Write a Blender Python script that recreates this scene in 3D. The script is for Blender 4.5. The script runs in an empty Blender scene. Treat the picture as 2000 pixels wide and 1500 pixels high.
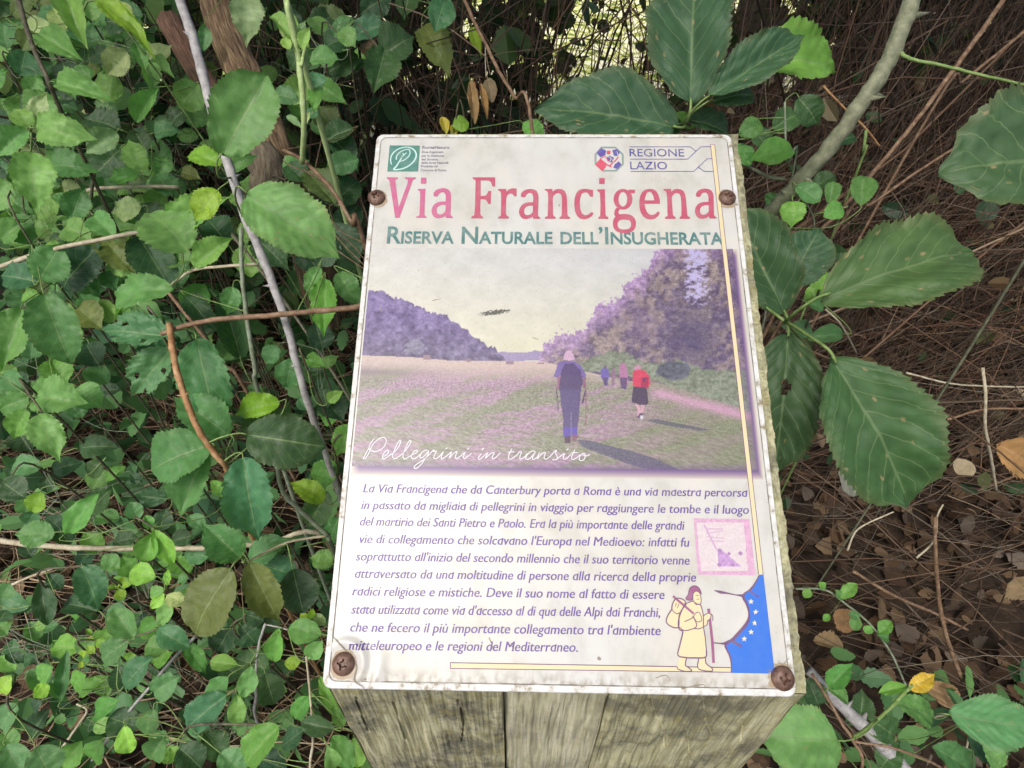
import bpy, bmesh, math, random
import numpy as np
from mathutils import Vector, Matrix, noise as mnoise
from mathutils.geometry import tessellate_polygon

# ------------------------------------------------------------------ camera, sky, sun, exposure
SC = bpy.context.scene
COL = SC.collection
FPX = 1150.0                                   # focal length in pixels of a 2000 px wide frame
PITCH = math.atan2(FPX, 1270.0)                # camera looks down by this much
CAM = Vector((0, 0, 1.35))
cam = bpy.data.objects.new('camera', bpy.data.cameras.new('camera'))
COL.objects.link(cam)
cam.location = CAM
cam.rotation_euler = (math.pi / 2 - PITCH, 0, 0)
cam.data.sensor_width = 36
cam.data.lens = 36 * FPX / 2000
cam.data.clip_start = 0.02
cam.data.clip_end = 2000
SC.camera = cam

SUN_EL, SUN_AZ = math.radians(58), math.radians(215)     # veiled sun high behind the left shoulder
world = bpy.data.worlds.new('World')
SC.world = world
world.use_nodes = True
wn = world.node_tree
wn.nodes.clear()
sky = wn.nodes.new('ShaderNodeTexSky')
sky.sky_type = 'NISHITA'
sky.sun_disc = False
sky.sun_elevation = SUN_EL
sky.sun_rotation = SUN_AZ
sky.air_density = 0.6
sky.dust_density = 6.0
sky.ozone_density = 0.6
bgn = wn.nodes.new('ShaderNodeBackground')
bgn.inputs['Strength'].default_value = 0.15
wout = wn.nodes.new('ShaderNodeOutputWorld')
tint = wn.nodes.new('ShaderNodeMix')          # thin bright cloud: whiter than a clean blue sky
tint.data_type = 'RGBA'; tint.blend_type = 'MULTIPLY'
tint.inputs[0].default_value = 1
tint.inputs[7].default_value = (.955, .99, .985, 1)
wn.links.new(sky.outputs[0], tint.inputs[6])
wn.links.new(tint.outputs[2], bgn.inputs[0])
wn.links.new(bgn.outputs[0], wout.inputs[0])
sl = bpy.data.lights.new('sun', 'SUN')
sl.energy = 1.0
sl.angle = math.radians(16)
sl.color = (1.0, 0.985, 0.95)
sun = bpy.data.objects.new('sun', sl)
COL.objects.link(sun)
sdir = Vector((math.sin(SUN_AZ) * math.cos(SUN_EL), math.cos(SUN_AZ) * math.cos(SUN_EL), math.sin(SUN_EL)))
sun.rotation_euler = sdir.to_track_quat('Z', 'Y').to_euler()
sun.location = (0, 0, 8)
SC.view_settings.view_transform = 'Standard'
SC.view_settings.look = 'None'
SC.view_settings.gamma = 1
SC.view_settings.use_curve_mapping = False
SC.view_settings.exposure = 0.5
SC.render.engine = 'CYCLES'
SC.cycles.max_bounces = 8
SC.cycles.diffuse_bounces = 4
SC.cycles.transparent_max_bounces = 4
SC.cycles.use_denoising = True

# ------------------------------------------------------------------ places seen by the camera
Fw = Vector((0, math.cos(PITCH), -math.sin(PITCH)))
Uw = Vector((0, math.sin(PITCH), math.cos(PITCH)))
Rw = Vector((1, 0, 0))

def P(x, y, d):
    return CAM + (Fw + Rw * ((x - 1000) / FPX) + Uw * ((750 - y) / FPX)) * d

def proj(v):
    w = v - CAM
    z = w.dot(Fw)
    return 1000 + FPX * w.dot(Rw) / z, 750 - FPX * w.dot(Uw) / z

# plane of the sign panel from its four corners (A4 panel 0.21 m wide)
def solve_plate():
    px = [(728, 262), (1420, 262), (1558, 1362), (628, 1345)]
    src = [(0, 1), (1, 1), (1, 0), (0, 0)]
    A = []
    for (X, Y), (x, y) in zip(src, px):
        u = (x - 1000) / FPX
        v = (750 - y) / FPX
        A += [[X, Y, 1, 0, 0, 0, -u * X, -u * Y, -u], [0, 0, 0, X, Y, 1, -v * X, -v * Y, -v]]
    H = np.linalg.svd(np.array(A))[2][-1].reshape(3, 3)
    if H[2, 2] < 0:
        H = -H
    h1, h2, h3 = H.T
    s = 0.21 / np.linalg.norm(h1)
    tow = lambda h: Rw * float(h[0]) + Uw * float(h[1]) + Fw * float(h[2])
    ex = tow(h1 * s)
    ey = tow(h2 * s)
    o = CAM + tow(h3 * s)
    W = ex.length
    Hh = ey.length
    X = ex.normalized()
    Y = (ey - X * ey.dot(X)).normalized()
    return o, X, Y, X.cross(Y), W, Hh
PO, PX, PY, PN, PW, PH = solve_plate()
print('plate', PO, PX, PY, PN, PW, PH, 'depth', (PO - CAM).dot(Fw), (PO + PY * PH - CAM).dot(Fw))

def Q(x, y):
    """photo position of a printed mark -> its place on the panel (metres from its lower left corner)"""
    d = Fw + Rw * ((x - 1000) / FPX) + Uw * ((750 - y) / FPX)
    t = (PO - CAM).dot(PN) / d.dot(PN)
    w = CAM + d * t - PO
    return w.dot(PX), w.dot(PY)

def PL(x, y, z=0.0):
    return PO + PX * x + PY * y + PN * z

# ------------------------------------------------------------------ helpers
def lin(r, g, b):
    f = lambda c: (c / 255 / 12.92) if c / 255 <= 0.04045 else ((c / 255 + 0.055) / 1.055) ** 2.4
    return (f(r), f(g), f(b), 1)

def tag(o, label=None, cat=None, group=None, kind=None):
    if label: o['label'] = label
    if cat: o['category'] = cat
    if group: o['group'] = group
    if kind: o['kind'] = kind
    return o

def mesh(name, v, f, mats, uv=None, smooth=False, mi=None, col=None):
    m = bpy.data.meshes.new(name)
    m.from_pydata(v if isinstance(v, list) else v.tolist(), [], f if isinstance(f, list) else f.tolist())
    for a in (mats if isinstance(mats, (list, tuple)) else [mats]):
        m.materials.append(a)
    if uv is not None:
        l = m.uv_layers.new(name='UVMap')
        idx = np.empty(len(m.loops), dtype=np.int32)
        m.loops.foreach_get('vertex_index', idx)
        l.data.foreach_set('uv', np.asarray(uv, dtype=np.float32)[idx].ravel())
    if mi is not None:
        m.polygons.foreach_set('material_index', np.asarray(mi, dtype=np.int32))
    if col is not None:
        a = m.color_attributes.new('Col', 'FLOAT_COLOR', 'POINT')
        a.data.foreach_set('color', np.asarray(col, dtype=np.float32).ravel())
    if smooth:
        m.polygons.foreach_set('use_smooth', np.ones(len(m.polygons), dtype=bool))
    m.update()
    return m

def link(name, me, parent=None):
    o = bpy.data.objects.new(name, me)
    COL.objects.link(o)
    if parent is not None:
        o.parent = parent
        rl = parent.location.copy()
        p = parent.parent
        if p is None:
            o.location = -rl
    return o

def obj(name, v, f, mats, parent=None, **k):
    return link(name, mesh(name, v, f, mats, **k), parent)

def empty(name, loc):
    o = bpy.data.objects.new(name, None)
    o.empty_display_size = 0.1
    COL.objects.link(o)
    o.location = loc
    return o

def newmat(name):
    m = bpy.data.materials.new(name)
    m.use_nodes = True
    t = m.node_tree
    b = t.nodes['Principled BSDF']
    return m, t, b, t.nodes['Material Output']

def N(t, typ, **k):
    n = t.nodes.new(typ)
    for a, v in k.items():
        if a.startswith('i_'):
            key = a[2:]
            key = int(key) if key.isdigit() else key
            n.inputs[key].default_value = v
        else:
            setattr(n, a, v)
    return n

def ramp(t, stops, interp='LINEAR'):
    n = t.nodes.new('ShaderNodeValToRGB')
    n.color_ramp.interpolation = interp
    e = n.color_ramp.elements
    while len(e) < len(stops):
        e.new(0.5)
    for i, (p, c) in enumerate(stops):
        e[i].position = p
        e[i].color = c if len(c) == 4 else (*c, 1)
    return n

def mixc(t, a, b, fac, mode='MIX'):
    n = t.nodes.new('ShaderNodeMix')
    n.data_type = 'RGBA'
    n.blend_type = mode
    for s, v in ((0, fac), (6, a), (7, b)):
        if hasattr(v, 'links') or isinstance(v, bpy.types.NodeSocket):
            t.links.new(v, n.inputs[s])
        else:
            n.inputs[s].default_value = (*v, 1) if s > 0 and len(v) == 3 else v
    return n.outputs[2]

def math_(t, op, a, b=None, clamp=False):
    n = t.nodes.new('ShaderNodeMath')
    n.operation = op
    n.use_clamp = clamp
    for i, v in enumerate((a, b)):
        if v is None: continue
        if isinstance(v, bpy.types.NodeSocket):
            t.links.new(v, n.inputs[i])
        else:
            n.inputs[i].default_value = v
    return n.outputs[0]

def catmull(pts, n=6):
    out = []
    pts = [Vector(p) for p in pts]
    if len(pts) < 3:
        return [pts[0].lerp(pts[-1], i / n) for i in range(n + 1)]
    e = [pts[0] * 2 - pts[1]] + pts + [pts[-1] * 2 - pts[-2]]
    for i in range(1, len(e) - 2):
        a, b, c, d = e[i - 1:i + 3]
        for k in range(n):
            t = k / n
            out.append(0.5 * ((2 * b) + (c - a) * t + (2 * a - 5 * b + 4 * c - d) * t * t + (3 * b - a - 3 * c + d) * t ** 3))
    out.append(pts[-1])
    return out

class MB:
    """collects tubes / polygons of one mesh"""
    def __init__(s):
        s.v = []; s.f = []; s.mi = []; s.uv = []
    def tube(s, pts, rad, seg=6, mi=0, jit=0.0, rnd=random, cap=True):
        n = len(pts)
        if n < 2: return
        b0 = len(s.v)
        ref = Vector((0.31, 0.2, 0.93))
        L = 0.0
        for i, p in enumerate(pts):
            a = pts[max(i - 1, 0)]
            b = pts[min(i + 1, n - 1)]
            d = (b - a)
            if d.length < 1e-9: d = Vector((0, 0, 1))
            d.normalize()
            x = ref - d * ref.dot(d)
            if x.length < 1e-3: x = Vector((1, 0, 0)) - d * d.x
            x.normalize()
            y = d.cross(x)
            ref = x
            if i: L += (p - pts[i - 1]).length
            r = rad[i] if isinstance(rad, (list, tuple)) else rad
            for k in range(seg):
                an = 2 * math.pi * k / seg
                rr = r * (1 + (jit * (rnd.random() - .5) if jit else 0))
                s.v.append(tuple(p + x * math.cos(an) * rr + y * math.sin(an) * rr))
                s.uv.append((k / seg, L))
        for i in range(n - 1):
            for k in range(seg):
                q = b0 + i * seg
                s.f.append((q + k, q + (k + 1) % seg, q + seg + (k + 1) % seg, q + seg + k))
                s.mi.append(mi)
        if cap:
            s.f.append(tuple(range(b0 + seg - 1, b0 - 1, -1))); s.mi.append(mi)
            s.f.append(tuple(range(b0 + (n - 1) * seg, b0 + n * seg))); s.mi.append(mi)
    def cone(s, p, d, r, h, mi=0):
        b0 = len(s.v)
        d = d.normalized()
        x = d.orthogonal().normalized()
        y = d.cross(x)
        for k in range(4):
            an = math.pi / 2 * k
            s.v.append(tuple(p + x * math.cos(an) * r + y * math.sin(an) * r)); s.uv.append((0, 0))
        s.v.append(tuple(p + d * h)); s.uv.append((0, 0))
        for k in range(4):
            s.f.append((b0 + k, b0 + (k + 1) % 4, b0 + 4)); s.mi.append(mi)
    def build(s, name, mats, parent=None, smooth=True):
        return obj(name, s.v, s.f, mats, parent, uv=s.uv, smooth=smooth, mi=s.mi)

# numpy value noise for printed pictures
def vnoise(x, y, seed=0):
    xi = np.floor(x).astype(np.int64); yi = np.floor(y).astype(np.int64)
    fx = x - xi; fy = y - yi
    fx = fx * fx * (3 - 2 * fx); fy = fy * fy * (3 - 2 * fy)
    def h(a, b):
        n = (a * 374761393 + b * 668265263 + seed * 982451653) & 0x7fffffff
        n = ((n ^ (n >> 13)) * 1274126177) & 0x7fffffff
        n = n ^ (n >> 16)
        return (n & 0xffff) / 65535.0
    return (h(xi, yi) * (1 - fx) + h(xi + 1, yi) * fx) * (1 - fy) + (h(xi, yi + 1) * (1 - fx) + h(xi + 1, yi + 1) * fx) * fy

def fbm(x, y, seed=0, o=4):
    s = 0; a = 0.5; t = 0
    for i in range(o):
        s = s + a * vnoise(x * 2 ** i, y * 2 ** i, seed + i * 7)
        t += a
        a *= 0.55
    return s / t

def inpoly(x, y, poly):
    r = np.zeros(x.shape, bool)
    n = len(poly)
    for i in range(n):
        x0, y0 = poly[i]; x1, y1 = poly[(i + 1) % n]
        if y0 == y1: continue
        c = ((y0 > y) != (y1 > y)) & (x < (x1 - x0) * (y - y0) / (y1 - y0) + x0)
        r ^= c
    return r
ALT_A = False
# ------------------------------------------------------------------ materials of the sign and post
def film_mat():
    m, t, b, _ = newmat('aged_print_film')
    tc = N(t, 'ShaderNodeTexCoord')
    n1 = N(t, 'ShaderNodeTexNoise', i_Scale=14.0, i_Detail=6.0, i_Roughness=.6)
    n2 = N(t, 'ShaderNodeTexNoise', i_Scale=3.0, i_Detail=3.0)
    n3 = N(t, 'ShaderNodeTexNoise', i_Scale=60.0, i_Detail=2.0)
    for n in (n1, n2, n3): t.links.new(tc.outputs['UV'], n.inputs['Vector'])
    base = ramp(t, [(.32, (0.37, .365, .325)), (.50, (.49, .495, .475)), (.7, (.535, .545, .54))])
    t.links.new(n1.outputs[0], base.inputs[0])
    tint = ramp(t, [(.35, (0.46, .44, .385)), (.65, (.52, .53, .53))])
    t.links.new(n2.outputs[0], tint.inputs[0])
    c = mixc(t, base.outputs[0], tint.outputs[0], .45)
    # grime specks
    vo = N(t, 'ShaderNodeTexVoronoi', i_Scale=70.0)
    t.links.new(tc.outputs['UV'], vo.inputs['Vector'])
    sp = ramp(t, [(.04, (1, 1, 1)), (.10, (0, 0, 0))])
    t.links.new(vo.outputs['Distance'], sp.inputs[0])
    wn_ = N(t, 'ShaderNodeSeparateColor')
    t.links.new(vo.outputs['Color'], wn_.inputs[0])
    sel = math_(t, 'GREATER_THAN', wn_.outputs[0], .72)
    fac = math_(t, 'MULTIPLY', sp.outputs[0], sel)
    fac = math_(t, 'MULTIPLY', fac, .55)
    c = mixc(t, c, (0.25, .22, .16, 1), fac)
    n5 = N(t, 'ShaderNodeTexNoise', i_Scale=7.0, i_Detail=8.0, i_Roughness=.75)
    t.links.new(tc.outputs['UV'], n5.inputs['Vector'])
    r5 = ramp(t, [(.52, (0, 0, 0)), (.70, (1, 1, 1))])
    t.links.new(n5.outputs[0], r5.inputs[0])
    c = mixc(t, c, (.58, .50, .38, 1), math_(t, 'MULTIPLY', r5.outputs[0], .35))
    # dirt gathered along the lower edge of the film
    sx = N(t, 'ShaderNodeSeparateXYZ')
    t.links.new(tc.outputs['UV'], sx.inputs[0])
    lo = ramp(t, [(0.0, (1, 1, 1)), (.035, (0, 0, 0))])
    t.links.new(sx.outputs[1], lo.inputs[0])
    sp3 = ramp(t, [(.42, (0, 0, 0)), (.62, (1, 1, 1))])
    t.links.new(n3.outputs[0], sp3.inputs[0])
    c = mixc(t, c, (.16, .12, .06, 1), math_(t, 'MULTIPLY', math_(t, 'MULTIPLY', lo.outputs[0], sp3.outputs[0]), .9))
    t.links.new(c, b.inputs['Base Color'])
    b.inputs['Roughness'].default_value = .3
    bp = N(t, 'ShaderNodeBump', i_Strength=.12, i_Distance=.0004)
    t.links.new(n1.outputs[0], bp.inputs['Height'])
    t.links.new(bp.outputs[0], b.inputs['Normal'])
    return m

def panel_mat():
    m, t, b, _ = newmat('white_plastic_panel')
    tc = N(t, 'ShaderNodeTexCoord')
    n1 = N(t, 'ShaderNodeTexNoise', i_Scale=160.0, i_Detail=5.0, i_Roughness=.7)
    t.links.new(tc.outputs['Object'], n1.inputs['Vector'])
    r = ramp(t, [(.36, (.22, .18, .11)), (.46, (.50, .50, .48)), (.6, (.60, .61, .61))])
    t.links.new(n1.outputs[0], r.inputs[0])
    t.links.new(r.outputs[0], b.inputs['Base Color'])
    b.inputs['Roughness'].default_value = .45
    return m

def print_mat(name, rgb, rough=.45, wear=.25):
    m, t, b, _ = newmat(name)
    tc = N(t, 'ShaderNodeTexCoord')
    n1 = N(t, 'ShaderNodeTexNoise', i_Scale=180.0, i_Detail=4.0)
    t.links.new(tc.outputs['Object'], n1.inputs['Vector'])
    c = Vector(rgb[:3]) * .70
    w = c.lerp(Vector((.49, .48, .44)), wear)
    r = ramp(t, [(.4, tuple(c)), (.68, tuple(w))])
    t.links.new(n1.outputs[0], r.inputs[0])
    t.links.new(r.outputs[0], b.inputs['Base Color'])
    b.inputs['Roughness'].default_value = rough
    return m

def vcol_mat():
    m, t, b, _ = newmat('printed_picture')
    a = N(t, 'ShaderNodeVertexColor', layer_name='Col')
    t.links.new(a.outputs[0], b.inputs['Base Color'])
    b.inputs['Roughness'].default_value = .4
    return m

def rust_mat():
    m, t, b, _ = newmat('rusty_brown_screw')
    tc = N(t, 'ShaderNodeTexCoord')
    n1 = N(t, 'ShaderNodeTexNoise', i_Scale=400.0, i_Detail=4.0)
    t.links.new(tc.outputs['Object'], n1.inputs['Vector'])
    r = ramp(t, [(.35, (.085, .045, .03)), (.6, (.17, .10, .075))])
    t.links.new(n1.outputs[0], r.inputs[0])
    t.links.new(r.outputs[0], b.inputs['Base Color'])
    b.inputs['Roughness'].default_value = .5
    b.inputs['Metallic'].default_value = .15
    bp = N(t, 'ShaderNodeBump', i_Strength=.4, i_Distance=.0004)
    t.links.new(n1.outputs[0], bp.inputs['Height'])
    t.links.new(bp.outputs[0], b.inputs['Normal'])
    return m

def wood_mat(name, cols, moss, seed):
    m, t, b, _ = newmat(name)
    tc = N(t, 'ShaderNodeTexCoord')
    mp = N(t, 'ShaderNodeMapping')
    mp.inputs['Location'].default_value = (seed, seed * 2, 0)
    mp.inputs['Scale'].default_value = (1, 1, .07)
    t.links.new(tc.outputs['Object'], mp.inputs[0])
    g = N(t, 'ShaderNodeTexNoise', i_Scale=330.0, i_Detail=7.0, i_Roughness=.7, i_Distortion=.2)
    t.links.new(mp.outputs[0], g.inputs['Vector'])
    r = ramp(t, [(.36, cols[0]), (.47, cols[1]), (.60, cols[2])])
    t.links.new(g.outputs[0], r.inputs[0])
    # pale lengthwise rings
    mp2 = N(t, 'ShaderNodeMapping')
    mp2.inputs['Location'].default_value = (seed * .1, 0, 0)
    mp2.inputs['Scale'].default_value = (1, .4, .12)
    t.links.new(tc.outputs['Object'], mp2.inputs[0])
    wv = N(t, 'ShaderNodeTexWave', i_Scale=42.0, i_Distortion=7.0, i_Detail=3.0)
    wv.inputs['Detail Scale'].default_value = 1.6
    t.links.new(mp2.outputs[0], wv.inputs['Vector'])
    c = mixc(t, r.outputs[0], cols[0], math_(t, 'MULTIPLY', wv.outputs['Fac'], .38))
    # algae and black weather stains
    n2 = N(t, 'ShaderNodeTexNoise', i_Scale=26.0, i_Detail=6.0, i_Roughness=.7)
    mp3 = N(t, 'ShaderNodeMapping')
    mp3.inputs['Location'].default_value = (seed * 3, 1, 2)
    t.links.new(tc.outputs['Object'], mp3.inputs[0])
    t.links.new(mp3.outputs[0], n2.inputs['Vector'])
    r2 = ramp(t, [(.47, (0, 0, 0)), (.60, (1, 1, 1))])
    t.links.new(n2.outputs[0], r2.inputs[0])
    c = mixc(t, c, (.075, .072, .055, 1), math_(t, 'MULTIPLY', r2.outputs[0], .85 * moss))
    n3 = N(t, 'ShaderNodeTexNoise', i_Scale=120.0, i_Detail=5.0, i_Roughness=.7)
    t.links.new(mp3.outputs[0], n3.inputs['Vector'])
    r3 = ramp(t, [(.52, (0, 0, 0)), (.66, (1, 1, 1))])
    t.links.new(n3.outputs[0], r3.inputs[0])
    c = mixc(t, c, (.24, .21, .07, 1), math_(t, 'MULTIPLY', r3.outputs[0], .6 * moss))
    t.links.new(c, b.inputs['Base Color'])
    b.inputs['Roughness'].default_value = .85
    add = math_(t, 'ADD', g.outputs[0], math_(t, 'MULTIPLY', n3.outputs[0], .6))
    bp = N(t, 'ShaderNodeBump', i_Strength=.7, i_Distance=.0015)
    t.links.new(add, bp.inputs['Height'])
    t.links.new(bp.outputs[0], b.inputs['Normal'])
    return m

def flat_mat(name, rgb, rough=.6):
    m, t, b, _ = newmat(name)
    b.inputs['Base Color'].default_value = rgb if len(rgb) == 4 else (*rgb, 1)
    b.inputs['Roughness'].default_value = rough
    return m

M_film, M_panel, M_pic, M_rust = film_mat(), panel_mat(), vcol_mat(), rust_mat()
M_purple = print_mat('purple_ink', lin(104, 74, 158), wear=.12)
M_teal = print_mat('teal_ink', lin(72, 128, 128))
M_pink1 = print_mat('magenta_pink_ink', lin(205, 104, 148), wear=.1)
M_pink2 = print_mat('rose_ink', lin(196, 88, 116), wear=.1)
M_navy = print_mat('blue_violet_ink', lin(84, 84, 158))
M_cream = print_mat('cream_yellow_ink', lin(238, 222, 178), wear=.1)
M_outl = print_mat('dull_purple_outline_ink', lin(116, 72, 118), wear=.1)
M_plum = print_mat('plum_ink', lin(160, 88, 136), wear=.1)
M_blue = print_mat('bright_blue_ink', lin(44, 118, 226), wear=.03)
M_star = print_mat('pale_star_ink', lin(232, 228, 200), wear=.1)
M_white = print_mat('white_ink', lin(236, 236, 244), wear=.05)
M_green = print_mat('logo_green_ink', lin(78, 140, 128), wear=.12)
M_mint = print_mat('logo_mint_ink', lin(206, 238, 234), wear=.05)
M_grey = print_mat('grey_violet_ink', lin(122, 112, 140), wear=.3)
M_red = print_mat('emblem_red_ink', lin(222, 84, 112), wear=.1)
M_vio = print_mat('emblem_violet_ink', lin(98, 88, 170), wear=.1)
M_grn2 = print_mat('emblem_grey_green_ink', lin(140, 160, 158), wear=.2)
M_dark = flat_mat('dark_seam', (.05, .045, .035), .9)

# ------------------------------------------------------------------ the sign on its post
base_xy = PL(PW / 2, PH / 2)
SIGN = empty('trail_sign', (base_xy.x, base_xy.y + .02, 0))
tag(SIGN, 'white trail information sign titled Via Francigena screwed on a mossy wooden post', 'sign')

def rounded(x0, y0, x1, y1, r, n=6):
    out = []
    for cx, cy, a0 in ((x1 - r, y1 - r, 0), (x0 + r, y1 - r, 90), (x0 + r, y0 + r, 180), (x1 - r, y0 + r, 270)):
        for k in range(n + 1):
            a = math.radians(a0 + 90 * k / n)
            out.append((cx + r * math.cos(a), cy + r * math.sin(a)))
    return out

# panel: slab with a softened rim
def PZ(x, y, z):
    return PL(x, y, z + (film_z(x, y) - .0004) * 1.08)

def slab(name, outline, z0, z1, mat, bev):
    n = len(outline)
    cx = sum(p[0] for p in outline) / n; cy = sum(p[1] for p in outline) / n
    rings = [(0, z0), (0, z1 - bev), (bev, z1)]
    v = []; uv = []; f = []
    for ins, z in rings:
        for (x, y) in outline:
            dx = cx - x; dy = cy - y; L = math.hypot(dx, dy)
            v.append(tuple(PL(x + dx / L * ins, y + dy / L * ins, z)))
            uv.append((x / PW, y / PH))
    for r in range(2):
        for k in range(n):
            f.append((r * n + k, r * n + (k + 1) % n, (r + 1) * n + (k + 1) % n, (r + 1) * n + k))
    f.append(tuple(range(2 * n, 3 * n)))
    f.append(tuple(range(n - 1, -1, -1)))
    return obj(name, v, f, mat, SIGN, uv=uv)
slab('panel', rounded(0, 0, PW, PH, .0042), -.0045, 0, M_panel, .0005)

# printed film: fine grid so that it can buckle round the lower left screw
SCREWS = [(736, 388, 16.5), (1419, 388, 16.5), (672, 1296, 21.5), (1527, 1324, 22.5)]
IN = .0030
def film_z(x, y):
    sx, sy = Q(672, 1296)
    z = .0004
    dx, dy = x - sx, y - sy
    r = math.hypot(dx, dy)
    an = math.atan2(dy, dx)
    if r < .03:
        z += .0016 * math.exp(-((r - .0090) / .0020) ** 2) * (0.4 + .6 * max(0, math.cos(an - .5)))
        z += .0012 * math.exp(-((r - .016) / .003) ** 2) * max(0, math.cos(an + .9))
    sx, sy = Q(1527, 1324)
    r = math.hypot(x - sx, y - sy)
    z += .00010 * math.exp(-((r - .007) / .002) ** 2)
    return z
def build_film():
    nx, ny = 190, 270
    v = []; uv = []; f = []
    x0, x1, y0, y1 = IN, PW - IN, IN * 1.1, PH - IN
    R = .0035
    for j in range(ny + 1):
        for i in range(nx + 1):
            x = x0 + (x1 - x0) * i / nx; y = y0 + (y1 - y0) * j / ny
            # round the corners
            for cx, sx in ((x0 + R, -1), (x1 - R, 1)):
                for cy, sy in ((y0 + R, -1), (y1 - R, 1)):
                    dx, dy = (x - cx) * sx, (y - cy) * sy
                    if dx > 0 and dy > 0:
                        L = math.hypot(dx, dy)
                        m = max(dx, dy)
                        k = m / L
                        x = cx + sx * dx * k; y = cy + sy * dy * k
            v.append(tuple(PL(x, y, film_z(x, y)))); uv.append((x / PW, y / PH))
    for j in range(ny):
        for i in range(nx):
            a = j * (nx + 1) + i
            f.append((a, a + 1, a + nx + 2, a + nx + 1))
    obj('printed_film', v, f, M_film, SIGN, uv=uv, smooth=True)
build_film()
# thin dirty line where the film ends
def ribbon_pts(pts, w, z, closed=False):
    """flat strip in panel coordinates; w may be a list"""
    n = len(pts)
    v = []; f = []
    for i, p in enumerate(pts):
        a = pts[(i - 1) % n if closed else max(i - 1, 0)]
        b = pts[(i + 1) % n if closed else min(i + 1, n - 1)]
        dx, dy = b[0] - a[0], b[1] - a[1]
        L = math.hypot(dx, dy) or 1
        ww = (w[i] if isinstance(w, list) else w) / 2
        nx_, ny_ = -dy / L * ww, dx / L * ww
        v.append(tuple(PZ(p[0] - nx_, p[1] - ny_, z))); v.append(tuple(PZ(p[0] + nx_, p[1] + ny_, z)))
    m = n if closed else n - 1
    for i in range(m):
        j = (i + 1) % n
        f.append((2 * i, 2 * j, 2 * j + 1, 2 * i + 1))
    return v, f
ol = rounded(IN, IN * 1.1, PW - IN, PH - IN, .0035)
v, f = ribbon_pts(ol, .00045, .00056, True)
obj('film_edge', v, f, print_mat('grimy_edge', (.17, .15, .12, 1), wear=.6), SIGN)

ZP = .00058      # print layer above the film
class Ink:
    def __init__(s): s.v = []; s.f = []; s.k = 0
    def add(s, v, f):
        b = len(s.v); s.v += v; s.f += [tuple(i + b for i in q) for q in f]
    def poly(s, loops, z=None):
        """loops in photo positions, first the outline, then holes"""
        s.k += 1
        z = ZP + s.k * .000007 if z is None else z
        q = [[Vector((*Q(*p), 0)) for p in l] for l in loops]
        flat = [p for l in q for p in l]
        tris = tessellate_polygon(q)
        v = [tuple(PZ(p.x, p.y, z)) for p in flat]
        fs = []
        for t in tris:
            a, b, c = (flat[i] for i in t)
            fs.append(t if (b - a).cross(c - a).z > 0 else (t[0], t[2], t[1]))
        s.add(v, fs)
    def line(s, pts, w, smooth=4, closed=False, z=None):
        s.k += 1
        z = ZP + s.k * .000007 if z is None else z
        pp = [(*p, 0) for p in pts]
        if smooth: pp = catmull(pp, smooth)
        q = [Q(p[0], p[1]) for p in pp]
        w0 = w
        if isinstance(w, (list, tuple)):
            m = len(q)
            w0 = [np.interp(i / (m - 1), np.linspace(0, 1, len(w)), w) for i in range(m)]
            w0 = [a / 3650 for a in w0]
        else:
            w0 = w / 3650
        s.add(*ribbon_pts(q, w0, z, closed))
    def build(s, name, mat, label=None):
        o = obj(name, s.v, s.f, mat, SIGN)
        if label: o['label'] = label
        return o
def T(pts, ox, oy, sc):
    return [(ox + x / sc, oy + y / sc) for x, y in pts]

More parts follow.
